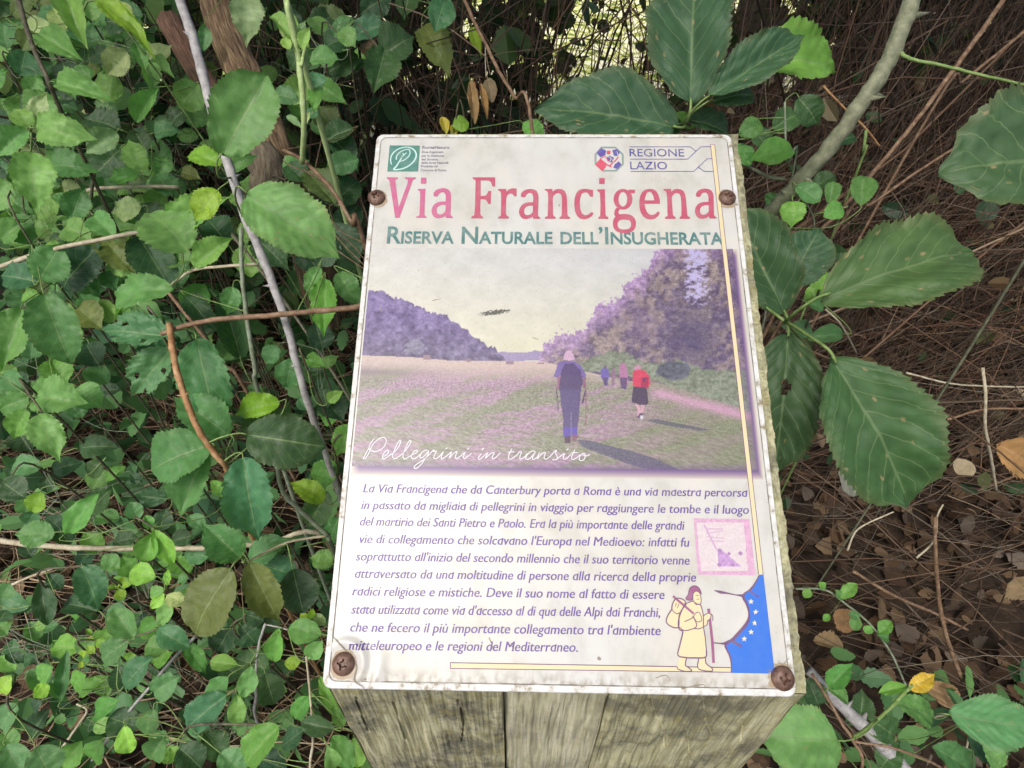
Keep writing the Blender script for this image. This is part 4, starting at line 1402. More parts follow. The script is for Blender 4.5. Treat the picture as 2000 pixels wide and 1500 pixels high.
def plant(name, label, cat, canes, leaves, group=None, stalk='gr', stalk_r=.0007, facing=1.0, cs=.5):
    """canes: (list of (x,y,d), (w0,w1) widths in photo units, bark, thorns, to_ground)
       leaves: (kind, bx, by, tx, ty, width, d, tone[, dtip])"""
    wc = []
    for pts, w, bark, th, grd in canes:
        wp = [P(*p) for p in pts]
        r = (w[0] / 2 * pts[0][2] / FPX, w[1] / 2 * pts[-1][2] / FPX)
        if grd:
            a, b = wp[-2], wp[-1]
            d = (b - a).normalized()
            st = b.z
            if st > .02:
                hd = Vector((d.x, d.y, 0)) * .25
                wp.append(b + hd * .5 * st + Vector((0, 0, -st * .45)))
                wp.append(b + hd * .8 * st + Vector((0, 0, -st - .02)))
        wc.append((wp, r, bark, th))
    lv = []
    for q in leaves:
        dt = q[8] if len(q) > 8 else LR.uniform(-.10, .05)
        d = q[6]
        B = P(q[1], q[2], d)
        L = math.hypot(q[3] - q[1], q[4] - q[2]) * d / FPX
        T_ = P(q[3], q[4], d + dt * L * 2)
        lv.append((q, B, T_))
    if wc:
        base = wc[0][0][-1] if wc[0][0][-1].z < wc[0][0][0].z else wc[0][0][0]
    else:
        c = sum((x[1] for x in lv), Vector()) / len(lv)
        base = Vector((c.x + .03, c.y + .05, 0))
        top = max((x[1] for x in lv), key=lambda p: p.z)
        stem = [Vector((base.x, base.y, -.02)), Vector((base.x * .6 + c.x * .4, base.y * .6 + c.y * .4, c.z * .5)), c + (top - c) * .2, top + Vector((0, .004, -.006))]
        wc.append((stem, (.0022, .0010), 'dk', 0))
    root = empty(name, (base.x, base.y, max(0, 0)))
    tag(root, label, cat, group)
    allq = []
    for wp, r, bark, th in wc:
        b, q = cane_mesh(wp, r, thorns=th)
        o = b.build('cane' if th else 'stem', BK[bark], root)
        allq += q
    for q, B, T_ in lv:
        wid = q[5] * q[6] / FPX
        lf = place_leaf(root, q[0], B, T_, wid, q[7], facing=facing, cs=cs)
        # stalk from the leaf to the nearest point of the stem
        nb = min(allq, key=lambda p: (p - B).length + (0.3 if p.z > B.z + .03 else 0))
        dist = (nb - B).length
        if dist > .002:
            back = (B - T_).normalized() * min(dist * .25, .012)
            midp = B + back + (nb - B) * .35 + Vector((0, 0, -.05 * dist))
            sp = catmull([B + (T_ - B) * .03, B + back * .6, midp, nb], 3)
            mb = MB(); rr = stalk_r * (.75 + min(q[5] / 260, .7))
            mb.tube(sp, [rr * .8 + rr * .3 * i / (len(sp) - 1) for i in range(len(sp))], 5)
            mb.build('leaf_stalk', BK[stalk], root)
    return root
# ------------------------------------------------------------------ ground
def ground():
    xs = np.concatenate([np.linspace(-120, -3, 14)[:-1], np.linspace(-3, 3, 121), np.linspace(3, 120, 14)[1:]])
    ys = np.concatenate([np.linspace(-60, -.8, 10)[:-1], np.linspace(-.8, 5, 117), np.linspace(5, 300, 30)[1:]])
    X, Y = np.meshgrid(xs, ys)
    near = np.clip(1 - np.maximum(np.abs(X) - 3, np.maximum(Y - 5, -.8 - Y)) / 3, 0, 1)
    Z = ((fbm(X * 2.2 + 50, Y * 2.2 + 50, 3, 4) - .5) * .10 + (fbm(X * 14 + 50, Y * 14 + 50, 5, 3) - .5) * .03) * near
    Z = Z - .01
    v = np.stack([X, Y, Z], -1).reshape(-1, 3)
    nx = len(xs); ny = len(ys)
    i = (np.arange(ny - 1)[:, None] * nx + np.arange(nx - 1)).ravel()
    f = np.stack([i, i + 1, i + nx + 1, i + nx], 1)
    m, t, b, _ = newmat('forest_soil_and_meadow')
    tc = N(t, 'ShaderNodeTexCoord')
    n = N(t, 'ShaderNodeTexNoise', i_Scale=22.0, i_Detail=8.0, i_Roughness=.7)
    n2 = N(t, 'ShaderNodeTexNoise', i_Scale=3.0, i_Detail=4.0)
    for q in (n, n2): t.links.new(tc.outputs['Object'], q.inputs['Vector'])
    r = ramp(t, [(.3, (.012, .007, .004)), (.5, (.035, .021, .012)), (.7, (.08, .052, .03))])
    t.links.new(n.outputs[0], r.inputs[0])
    g = ramp(t, [(.38, (.16, .24, .04)), (.48, (.62, .63, .16)), (.56, (.86, .84, .56))])
    n6 = N(t, 'ShaderNodeTexNoise', i_Scale=7.0, i_Detail=4.0)
    t.links.new(tc.outputs['Object'], n6.inputs['Vector'])
    t.links.new(n6.outputs[0], g.inputs[0])
    s = N(t, 'ShaderNodeSeparateXYZ'); t.links.new(tc.outputs['Object'], s.inputs[0])
    k = math_(t, 'MULTIPLY', math_(t, 'SUBTRACT', math_(t, 'ADD', s.outputs[1], n2.outputs[0]), 3.9), 1.6, True)
    t.links.new(mixc(t, r.outputs[0], g.outputs[0], k), b.inputs['Base Color'])
    b.inputs['Roughness'].default_value = .95
    bp = N(t, 'ShaderNodeBump', i_Strength=.8, i_Distance=.02)
    t.links.new(n.outputs[0], bp.inputs['Height']); t.links.new(bp.outputs[0], b.inputs['Normal'])
    o = obj('ground', v, f, m, smooth=True)
    o['kind'] = 'structure'
ground()

# ------------------------------------------------------------------ unseen tree added to shade the thicket
def quick_leaves(n, sampler, size, seed, normal=None, npts=4, spread=.8, hang=None, fine=False):
    """n simple folded leaves (each 2 quads) at sampled places"""
    R = np.random.RandomState(seed)
    C = sampler(R, n)
    n = len(C)
    a = R.normal(size=(n, 3)); a[:, 2] -= .3
    if hang is not None: a += hang
    a /= np.linalg.norm(a, axis=1)[:, None]
    nn = R.normal(size=(n, 3)) * spread + (np.array(normal) if normal is not None else np.array((0, 0, .8)))
    nn -= a * (nn * a).sum(1)[:, None]
    nn /= np.linalg.norm(nn, axis=1)[:, None] + 1e-9
    y = np.cross(nn, a)
    L = R.uniform(size[0], size[1], n)[:, None]; W = L * R.uniform(.55, .8, n)[:, None]
    if fine:
        ns = 10
        us = np.linspace(0, 1, ns + 1)
        ws = .5 * np.sin(np.pi * us ** .8) ** .75
        ws[1:-1] *= np.where(np.arange(1, ns) % 2 == 0, .90, 1.06)
        curl = R.uniform(-.25, .35, n)[:, None]; fo = R.uniform(.05, .4, n)[:, None]
        rows = []
        for u, w in zip(us, ws):
            m0 = C + a * L * u - nn * L * curl * (u - .4) ** 2
            e = W * w * R.uniform(.88, 1.12, n)[:, None]
            rows += [m0 - y * e + nn * e * fo, m0, m0 + y * e + nn * e * fo]
        V = np.stack(rows, 1).reshape(-1, 3)
        F = []
        for k in range(n):
            b = k * (ns + 1) * 3
            for i in range(ns):
                q = b + i * 3
                F.append((q, q + 3, q + 4, q + 1)); F.append((q + 1, q + 4, q + 5, q + 2))
        return V.tolist(), F
    prof = [(0, 0), (.22, .38), (.5, .5), (.78, .36), (1, 0)]
    pts = []
    for s in (-1, 1):
        for u, w in prof[1:-1]:
            pts.append(C + a * L * u + y * W * w * s + nn * L * .13 * w * 2)
    base = C; tip = C + a * L - nn * L * .08
    m1 = C + a * L * .22; m2 = C + a * L * .5; m3 = C + a * L * .78
    V = np.stack([base, m1, m2, m3, tip] + pts, 1).reshape(-1, 3)
    #        0     1   2   3   4   l:5,6,7  r:8,9,10
    F = []
    tmpl = [(0, 5, 1), (1, 5, 6, 2), (2, 6, 7, 3), (3, 7, 4), (0, 1, 8), (1, 2, 9, 8), (2, 3, 10, 9), (3, 4, 10)]
    for k in range(n):
        b = k * 11
        for q in tmpl: F.append(tuple(b + i for i in q))
    return V.tolist(), F

def added_shade_tree():
    root = empty('added_shade_tree', (1.2, 3.4, 0))
    tag(root, 'unseen broad-leaved tree added to shade the thicket behind the sign', 'tree')
    b = MB(); R = random.Random(4)
    p = [Vector((1.2, 3.4, -.1)), Vector((1.25, 3.5, 1.2)), Vector((1.1, 3.3, 2.5)), Vector((.9, 3.2, 4.2)), Vector((.8, 3.1, 6))]
    q = catmull(p, 6); b.tube(q, [.12 * (1 - i / len(q) * .75) for i in range(len(q))], 12, jit=.08, rnd=R)
    b.build('trunk', BK['dk'], root)
    for k in range(11):
        b = MB()
        s = q[10 + k]
        an = k * 2.4
        e = s + Vector((math.cos(an) * R.uniform(1.6, 3), math.sin(an) * R.uniform(1.2, 2.2), R.uniform(.3, 1.0)))
        b.tube(catmull([s, (s + e) / 2 + Vector((0, 0, .25)), e], 6), [.05 - .0035 * i for i in range(13)], 7)
        b.build('limb', BK['dk'], root)
    def samp(Rn, n):
        c = Rn.uniform(-1, 1, (n, 3))
        x = c[:, 0] * 3.6 - .6; y = 1.3 + c[:, 1] * 1.3; z = 4.2 + c[:, 2] * 1.1 - .12 * (x - .4) ** 2 * .3
        return np.stack([x, y, z], 1)
    V, F = quick_leaves(9000, samp, (.13, .22), 3, normal=(0, .5, 1.2), spread=.5)
    o = obj('crown', V, F, plain_leaf('crown_leaf', [(.05, .10, .03), (.09, .16, .04), (.12, .2, .05)], .25), root)
    o['kind'] = 'stuff'
added_shade_tree()

# ------------------------------------------------------------------ dry twig tangle, litter, leaf masses
def twigs(name, label, cat, n, place, rad, seed, mats, seg=3, steps=5, wob=.25, thin=0):
    R = random.Random(seed)
    b = MB()
    for k in range(n):
        p, d, L = place(R)
        if thin and .1 < p.x < 1.35 and R.random() < thin: continue
        r = R.uniform(*rad)
        q = [p]
        bend = Vector((R.gauss(0, 1), R.gauss(0, 1), R.gauss(0, 1))) * wob / steps * 2
        d = d.normalized()
        for i in range(steps):
            d = (d + bend + Vector((R.gauss(0, 1), R.gauss(0, 1), R.gauss(0, 1))) * wob * .4).normalized()
            q.append(q[-1] + d * L / steps)
        b.tube(q, [r * (1 - .6 * i / steps) for i in range(steps + 1)], seg, mi=R.randrange(len(mats)), cap=False)
    o = b.build(name, mats)
    tag(o, label, cat, kind='stuff')
    return o
def tw_mat(name, cols):
    m, t, b, _ = newmat(name)
    g = N(t, 'ShaderNodeNewGeometry')
    r = ramp(t, [(i / (len(cols) - 1), c) for i, c in enumerate(cols)])
    t.links.new(g.outputs['Random Per Island'], r.inputs[0])
    t.links.new(r.outputs[0], b.inputs['Base Color'])
    b.inputs['Roughness'].default_value = .75
    return m
MT = tw_mat('dry_twig', [(.05, .025, .014), (.11, .06, .034), (.19, .115, .065), (.08, .05, .035), (.28, .20, .13)])
MTd = tw_mat('dark_twig', [(.03, .02, .012), (.07, .045, .028), (.12, .08, .05)])
MTr = tw_mat('reddish_twig', [(.04, .016, .01), (.09, .042, .022), (.15, .075, .042), (.23, .13, .075)])
MTg = tw_mat('grey_brown_twig', [(.05, .038, .026), (.11, .085, .06), (.20, .165, .12), (.08, .055, .035)])
MTs = tw_mat('straw', [(.30, .20, .12), (.42, .32, .2), (.2, .13, .08)])

U = lambda R, a, b: R.uniform(a, b)
# upright dark stems of the thicket behind the sign
twigs('thicket_stems', 'dark upright stems of the thicket behind the top of the sign', 'thicket', 950,
      lambda R: (Vector((U(R, -1.3, 2.2), U(R, 1.5, 3.1), U(R, -.05, .5))), Vector((R.gauss(0, .22), R.gauss(0, .2), 1)), U(R, .6, 1.6)), (.0015, .006), 11, [MTd], seg=4, wob=.16, thin=.62)
twigs('thicket_twigs', 'fine brown criss-cross twigs in the dark thicket behind the sign', 'thicket', 2600,
      lambda R: (Vector((U(R, -1.0, 1.9), U(R, 1.1, 2.9), U(R, 0, 1.15))), Vector((R.gauss(.2, .8), R.gauss(0, .5), R.gauss(.3, .7))), U(R, .2, .7)), (.0007, .0022), 12, [MTd, MT], wob=.35, thin=.6)
# slanting dry stalks on the right
twigs('dry_stalks', 'dense slanting reddish brown dry stalks at the upper right', 'dry stalks', 3200,
      lambda R: (Vector((U(R, .35, 1.9), U(R, .95, 2.3), U(R, 0, .75))), Vector((.55 + R.gauss(0, .38), R.gauss(.1, .35), .7 + R.gauss(0, .35))), U(R, .35, 1.1)), (.0005, .0017), 13, [MT, MTr, MTd, MTg, MTd, MT], wob=.42)
twigs('dry_twig_heap', 'flat heap of brown dry twigs on the ground right of the sign', 'dry twigs', 620,
      lambda R: (Vector((U(R, .2, 1.6), U(R, .35, 1.7), U(R, .01, .28))), Vector((1, R.gauss(0, .55), R.gauss(0, .16))), U(R, .2, .8)), (.0006, .0020), 14, [MT, MTd, MTg, MTd], wob=.4)
twigs('dry_straw', 'pale brown straw and twigs under the brambles left of the sign', 'straw', 1800,
      lambda R: (Vector((U(R, -1.5, .15), U(R, .25, 1.9), U(R, .01, .22))), Vector((R.gauss(0, 1), R.gauss(0, .7), R.gauss(0, .2))), U(R, .12, .55)), (.0007, .0024), 15, [MT, MTs, MTs], wob=.3)

twigs('dry_branches', 'thicker grey brown dead branches crossing the stalks at the upper right', 'dead branches', 170,
      lambda R: (Vector((U(R, .3, 1.8), U(R, .85, 2.0), U(R, 0, .7))), Vector((.6 + R.gauss(0, .5), R.gauss(.1, .3), .6 + R.gauss(0, .4))), U(R, .4, 1.2)), (.0014, .0042), 16, [MT, MTg, MTd], seg=5, wob=.2)
def litter(n, seed, xr, yr, name, label, size=(.025, .065), pale=False):
    R = np.random.RandomState(seed)
    def samp(Rn, n):
        x = Rn.uniform(*xr, n); y = Rn.uniform(*yr, n)
        z = (fbm(x * 2.2 + 50, y * 2.2 + 50, 3, 4) - .5) * .10 + Rn.uniform(0, .05, n)
        return np.stack([x, y, z], 1)
    V, F = quick_leaves(n, samp, size, seed, normal=(0, 0, 1.0), spread=.62, fine=True)
    cols = [(.03, .018, .01), (.08, .045, .024), (.14, .085, .045), (.26, .175, .10), (.06, .035, .02), (.10, .06, .03), (.05, .03, .018)]
    if pale: cols = cols + [(.24, .20, .16)]
    o = obj(name, V, F, plain_leaf(name + '_colour', cols, .1, .8))
    tag(o, label, 'leaf litter', kind='stuff')
litter(7500, 21, (-1.7, 2.0), (.1, 2.6), 'leaf_litter', 'brown fallen leaves covering the ground round the post', pale=True)

# undergrowth deep below the canes
def under(n, seed, samp, size, name, label, cols, trans=.3, **k):
    V, F = quick_leaves(n, samp, size, seed, **k)
    o = obj(name, V, F, plain_leaf(name + '_colour', cols, trans))
    tag(o, label, 'undergrowth', kind='stuff')
GC = [(.055, .14, .055), (.10, .25, .085), (.16, .35, .11), (.09, .21, .11), (.20, .42, .12)]
def s1(R, n):
    x = -R.uniform(0, 1, n) ** .8 * 1.75 + .0; y = R.uniform(.7, 2.3, n)
    z = R.uniform(.02, 1, n) ** 1.0 * (.30 + .28 * np.clip(-x, 0, 1.3) + .16 * (y - .7))
    return np.stack([x, y, z], 1)
under(2400, 31, s1, (.04, .085), 'undergrowth_leaves', 'mass of green leaves low behind the brambles at left', GC, fine=True)
def s2(R, n):
    x = R.uniform(-1.0, .05, n); y = R.uniform(.1, .8, n); z = R.uniform(.03, .34, n) * (1 - .3 * (x + 1))
    return np.stack([x, y, z], 1)
under(620, 32, s2, (.03, .065), 'seedling_leaves', 'small dark green seedling leaves over the litter at lower left', GC, fine=True)
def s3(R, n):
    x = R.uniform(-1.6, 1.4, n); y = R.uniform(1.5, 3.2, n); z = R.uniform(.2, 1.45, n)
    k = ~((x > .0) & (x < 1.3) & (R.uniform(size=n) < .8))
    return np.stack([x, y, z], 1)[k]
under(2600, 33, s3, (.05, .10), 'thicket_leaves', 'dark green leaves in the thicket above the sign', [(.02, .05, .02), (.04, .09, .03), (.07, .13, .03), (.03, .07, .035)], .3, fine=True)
def s4(R, n):
    x = R.uniform(-2.6, -.55, n); y = R.uniform(1.3, 3.2, n); z = R.uniform(.2, 1.5, n)
    return np.stack([x, y, z], 1)
under(1700, 34, s4, (.06, .11), 'bramble_leaves', 'mid green bramble leaves filling the upper left corner', [(.11, .25, .085), (.18, .38, .12), (.24, .46, .14), (.26, .38, .09), (.12, .28, .14)], .35, fine=True)
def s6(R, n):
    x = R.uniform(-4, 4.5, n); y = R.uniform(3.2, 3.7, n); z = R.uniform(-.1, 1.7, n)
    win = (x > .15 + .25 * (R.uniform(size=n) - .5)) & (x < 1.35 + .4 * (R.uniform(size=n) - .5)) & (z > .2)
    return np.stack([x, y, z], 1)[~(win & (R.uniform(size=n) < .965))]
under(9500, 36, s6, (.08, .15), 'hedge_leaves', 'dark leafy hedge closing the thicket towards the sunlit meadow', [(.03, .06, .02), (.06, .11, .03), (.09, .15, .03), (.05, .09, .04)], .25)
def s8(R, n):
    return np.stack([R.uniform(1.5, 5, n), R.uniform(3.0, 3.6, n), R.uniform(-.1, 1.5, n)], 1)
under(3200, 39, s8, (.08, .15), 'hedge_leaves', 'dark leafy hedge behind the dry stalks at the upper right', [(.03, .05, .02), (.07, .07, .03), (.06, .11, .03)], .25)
def s9(R, n):
    return np.stack([R.uniform(.0, 1.4, n), R.uniform(1.9, 3.1, n), R.uniform(.2, 1.2, n)], 1)
under(380, 40, s9, (.025, .06), 'thicket_leaves', 'small green leaves scattered before the bright gaps at top centre', [(.05, .09, .02), (.10, .16, .03), (.16, .22, .04), (.04, .07, .02)], .45)
def s7(R, n):
    x = R.uniform(.35, 1.9, n); y = R.uniform(.85, 2.2, n); z = R.uniform(.05, 1.0, n)
    return np.stack([x, y, z], 1)
under(620, 37, s7, (.02, .055), 'withered_leaves', 'withered brown leaves caught in the stalks at the right', [(.10, .06, .03), (.22, .14, .08), (.34, .25, .16), (.08, .10, .03), (.16, .09, .05)], .2)
under(170, 38, s7, (.03, .06), 'thicket_leaves', 'scattered dark green leaves inside the dry stalks at the right', [(.03, .07, .03), (.06, .13, .04), (.04, .09, .05)], .2)
def s5(R, n):
    x = R.uniform(.15, 1.3, n); y = R.uniform(-.05, .48, n); z = R.uniform(.0, .25, n)
    return np.stack([x, y, z], 1)
under(420, 35, s5, (.03, .06), 'seedling_leaves', 'green seedling leaves at the lower right edge', GC, fine=True)
# ------------------------------------------------------------------ plants one can tell apart
# old broken trunks in the upper left
def log(pts, w, mat, name, label, ends=True, seed=1, lump=.10):
    R = random.Random(seed)
    wp = catmull([P(*p) for p in pts], 8)
    m = len(wp)
    dd = [np.interp(i / (m - 1), np.linspace(0, 1, len(pts)), [p[2] for p in pts]) for i in range(m)]
    ww = [np.interp(i / (m - 1), np.linspace(0, 1, len(w)), w) for i in range(m)]
    b = MB()
    seg = 22
    ref = None
    for i, p in enumerate(wp):
        d = (wp[min(i + 1, m - 1)] - wp[max(i - 1, 0)]).normalized()
        x = d.orthogonal().normalized() if ref is None else (ref - d * ref.dot(d)).normalized()
        ref = x
        y = d.cross(x)
        r = ww[i] / 2 * dd[i] / FPX
        for k in range(seg):
            an = 2 * math.pi * k / seg
            g = 1 + lump * 1.6 * mnoise.noise(Vector((math.cos(an) * 3.5 + seed, math.sin(an) * 3.5, i * .12))) + lump * mnoise.noise(Vector((an * 9, i * .35, seed)))
            q = p + (x * math.cos(an) + y * math.sin(an)) * r * g
            if ends and i == 0: q = q - d * r * .5 * (.5 + mnoise.noise(Vector((an * 2.3, 3, seed))))
            b.v.append(tuple(q)); b.uv.append((k / seg, i * .05))
    for i in range(m - 1):
        for k in range(seg):
            q = i * seg
            b.f.append((q + k, q + (k + 1) % seg, q + seg + (k + 1) % seg, q + seg + k)); b.mi.append(0)
    b.f.append(tuple(range(seg - 1, -1, -1))); b.mi.append(0)
    root = empty(name, (wp[-1].x, wp[-1].y, 0))
    tag(root, label, 'branch' if 'branch' in name else 'trunk')
    b.build('bark', mat, root)
    if ends:   # torn fibres at the broken end
        f = MB(); d = (wp[0] - wp[2]).normalized(); r = ww[0] / 2 * dd[0] / FPX
        for k in range(26):
            o = Vector((R.gauss(0, 1), R.gauss(0, 1), R.gauss(0, 1))); o = (o - d * o.dot(d)).normalized() * r * R.uniform(.1, .9)
            f.tube([wp[0] + o - d * .01, wp[0] + o * 1.05 + d * R.uniform(.004, .02)], [.0012, .0004], 4)
        f.build('torn_fibres', BK['or'], root)
MTa = trunk_mat('reddish_bark', (.07, .035, .025), (.20, .11, .075), (.36, .23, .15))
MTb = trunk_mat('brown_split_wood', (.05, .03, .02), (.20, .13, .07), (.42, .31, .18))
MTc = trunk_mat('lichen_bark', (.08, .06, .045), (.20, .16, .11), (.33, .28, .19))
log([(332, 45, 1.0), (365, 105, .99), (405, 165, .98), (450, 215, .98), (500, 270, 1.0), (560, 420, 1.15), (600, 560, 1.35)], [44, 42, 38, 36, 30, 24], MTa, 'broken_branch', 'short broken reddish branch stub behind the pale grey cane', seed=3)
log([(405, -70, .98), (425, 10, .97), (452, 90, .96), (490, 175, .95), (522, 250, .95), (548, 320, .97), (600, 450, 1.1), (640, 620, 1.35)], [58, 60, 64, 66, 68, 80, 60], MTb, 'old_trunk', 'thick brown weathered trunk behind the large round leaf at upper left', ends=False, seed=8, lump=.16)
log([(505, 285, .93), (520, 320, .92), (520, 355, .93), (500, 372, .96)], [40, 66, 60, 30], MTc, 'lichen_knot', 'rough lichen covered knot of wood left of the top of the sign', ends=False, seed=12, lump=.2)

B1 = 'bramble'
plant('bramble_cane', 'long pale grey cane running down beside the left edge of the sign', 'bramble',
 [([(338,-60,.62),(352,0,.60),(382,90,.58),(408,190,.56),(440,305,.55),(480,425,.55),(520,520,.55),(560,635,.56),(590,750,.58),(622,850,.62),(660,960,.68)], (19, 10), 'grey', 10, True)],
 [('r',432,302,527,148,128,.50,'m'), ('h',478,374,652,496,140,.47,'m'), ('b',425,372,372,430,58,.56,'y'), ('b',430,318,352,290,46,.57,'y'), ('b',445,330,500,300,40,.6,'m')], stalk='gr')
plant('bramble_cane', 'upright grey green cane with chopped top standing left of the sign', 'bramble',
 [([(471,445,.66),(473,540,.67),(485,640,.69),(498,720,.71),(512,790,.75)], (8, 10), 'gg', 3, True)],
 [('b',470,700,432,560,60,.78,'k'), ('b',455,560,442,616,42,.72,'m'), ('b',360,575,418,640,50,.74,'k'), ('b',440,470,400,420,70,.76,'k'), ('b',500,465,560,520,70,.78,'k')])
plant('bramble_cane', 'brown horizontal cane running to the left edge of the sign', 'bramble',
 [([(316,652,.56),(370,634,.55),(440,622,.545),(520,617,.54),(610,608,.54),(700,600,.54),(800,590,.60)], (9, 12), 'br', 4, True)],
 [('b',382,657,425,855,100,.58,'m'), ('b',635,545,634,660,56,.60,'v'), ('b',622,520,596,582,36,.61,'l'), ('b',660,530,700,600,50,.63,'m')], stalk='gr')
plant('bramble_cane', 'orange brown thorny cane bent down from the brown horizontal cane', 'bramble',
 [([(331,634,.55),(338,690,.535),(356,760,.53),(383,830,.53),(415,880,.54),(445,920,.56),(470,1000,.66)], (12, 9), 'or', 9, True)],
 [('r',410,868,281,915,108,.55,'m'), ('b',402,876,348,1010,84,.57,'m'), ('r',478,848,628,872,112,.53,'g'), ('b',474,893,502,1066,98,.54,'u'), ('b',448,850,333,768,84,.57,'m'), ('b',545,785,452,806,54,.60,'y'), ('b',470,845,585,805,60,.61,'k')])
plant('bramble_cane', 'thin pale horizontal cane crossing the left side below the lobed leaf', 'bramble',
 [([(-40,535,.80),(60,500,.79),(130,481,.78),(200,468,.77),(270,454,.77),(350,452,.78),(450,454,.82)], (9, 6), 'pa', 3, True)],
 [('b',365,486,283,392,116,.70,'l'), ('b',330,440,434,382,72,.72,'l'), ('b',378,521,454,461,52,.70,'l'), ('b',328,556,186,600,78,.66,'l',.05), ('r',268,458,332,562,84,.84,'k'), ('b',195,458,266,532,66,.83,'o'), ('b',275,404,220,418,52,.8,'p'), ('b',180,420,228,468,50,.8,'l')])
plant('bramble_cane', 'long pale dry cane lying across the lower left', 'bramble',
 [([(-60,1040,.80),(0,1056,.79),(100,1067,.78),(200,1071,.77),(300,1070,.76),(400,1070,.76),(520,1062,.78),(640,1050,.82)], (11, 8), 'pa', 5, True)], [])
plant('bramble_shoot', 'dark arching stem with bright trifoliate leaves at far left', 'bramble',
 [([(22,-60,.74),(42,20,.72),(62,85,.71),(82,130,.71),(103,175,.72),(125,228,.76)], (9, 7), 'dk', 5, True), ([(60,246,.69),(62,280,.69),(60,300,.69)], (4,3), 'gr', 0, False)],
 [('b',64,250,170,264,74,.68,'l'), ('b',52,252,-12,306,50,.68,'l'), ('b',60,292,66,408,78,.66,'l'), ('b',57,248,26,204,44,.70,'l'), ('b',58,250,88,176,40,.71,'p'), ('b',105,160,212,184,52,.70,'l'), ('b',75,66,163,116,58,.72,'m'), ('b',66,62,40,100,40,.76,'o')])
plant('bramble_shoot', 'shoot with hanging bright leaves in the top left corner', 'bramble',
 [([(140,-80,.70),(125,-10,.70),(150,40,.74),(260,75,.78)], (4, 4), 'gr', 2, True)],
 [('b',125,-22,156,78,58,.66,'l'), ('b',186,-12,294,84,50,.64,'y'), ('s',108,50,40,62,38,.78,'p'), ('b',285,134,262,78,30,.80,'m'), ('b',20,30,70,-10,40,.8,'o'), ('b',228,0,250,40,40,.85,'p')])
plant('bramble_bush', 'loose bush of mid green leaves between the corner shoot and the broken branch', 'bramble', [],
 [('b',288,124,334,84,40,.92,'p'), ('b',290,118,334,142,34,.90,'l'), ('b',388,166,342,212,66,.86,'m'), ('r',362,214,328,240,42,.9,'g'), ('b',264,238,308,168,40,.84,'l'), ('b',278,334,248,266,50,.80,'l'), ('b',228,258,164,300,50,.82,'p'), ('b',232,252,163,222,64,.88,'g'), ('b',300,160,285,215,50,.9,'k'), ('b',300,230,340,280,60,.92,'k'), ('b',250,130,205,100,44,.93,'p'), ('b',236,70,205,45,40,.95,'m'), ('b',170,95,182,150,50,.93,'k'), ('b',92,322,180,326,66,.80,'m'), ('b',235,290,180,350,70,.86,'k'), ('b',300,260,350,250,44,.9,'u')])
plant('bramble_bush', 'bramble leaves crowding the left edge below the trifoliate shoot', 'bramble', [],
 [('r',85,572,132,710,92,.74,'m'), ('b',42,602,4,725,76,.76,'l'), ('b',75,548,122,474,76,.78,'m'), ('b',120,562,190,470,90,.82,'g'), ('b',75,550,-5,536,66,.80,'u'), ('b',125,442,182,470,58,.84,'l'), ('b',20,420,70,480,60,.86,'m'), ('b',70,420,120,400,60,.86,'l'), ('b',0,470,50,430,50,.85,'m'), ('b',150,600,200,640,70,.84,'o'), ('r',60,660,110,640,50,.88,'k'), ('b',140,430,160,360,54,.84,'m'), ('b',10,350,-30,420,70,.8,'l')])
plant('bramble_sprig', 'holed bluish green leaves beside the joint of the brown canes', 'bramble', [],
 [('e',330,656,193,646,78,.62,'u'), ('e',332,682,258,778,80,.64,'u'), ('s',262,590,312,630,44,.72,'m'), ('e',310,640,336,700,46,.68,'u')])
plant('bramble_sprig', 'pale green leaves hanging at far left above the long dry cane', 'bramble', [],
 [('b',68,774,158,788,84,.66,'l'), ('b',148,756,194,796,62,.70,'l'), ('b',56,776,-4,802,58,.68,'m'), ('b',74,806,113,896,62,.63,'l'), ('b',50,800,22,862,48,.66,'v'), ('r',0,730,40,760,50,.75,'m'), ('b',100,700,130,750,60,.78,'v')])
plant('bramble_sprig', 'drooping olive leaves above the low saplings left of the sign', 'bramble',
 [([(640,1046,.62),(590,1000,.60),(553,962,.59),(540,908,.58)], (9, 8), 'gg', 5, False), ([(640,1046,.62),(560,1060,.60),(480,1098,.58)], (5, 4), 'pa', 2, False), ([(640,1046,.62),(660,1100,.8)], (9,9), 'gg', 0, True)],
 [('b',470,1090,398,1018,72,.56,'m'), ('r',450,1112,366,1240,116,.52,'o'), ('b',486,1100,548,1222,70,.54,'o'), ('r',572,1112,592,1200,76,.58,'g'), ('b',482,1092,560,1050,60,.62,'m'), ('b',500,1100,590,1130,60,.63,'u')])
plant('bramble_sprig', 'serrated yellow green leaves close to the middle of the left sign edge', 'bramble', [],
 [('b',634,978,568,934,48,.64,'y'), ('b',652,902,610,952,54,.66,'v'), ('b',690,830,652,890,50,.66,'v'), ('r',640,960,600,1030,60,.72,'k'), ('b',650,1100,604,1085,44,.64,'l'), ('b',660,1010,640,1075,40,.7,'m'), ('b',600,800,580,775,30,.76,'u')])
plant('bramble_sprig', 'pair of round leaves on the straw left of the sign edge', 'bramble', [],
 [('r',572,700,556,758,58,.76,'m'), ('b',596,700,634,712,32,.75,'v'), ('b',640,785,668,762,26,.70,'l')])
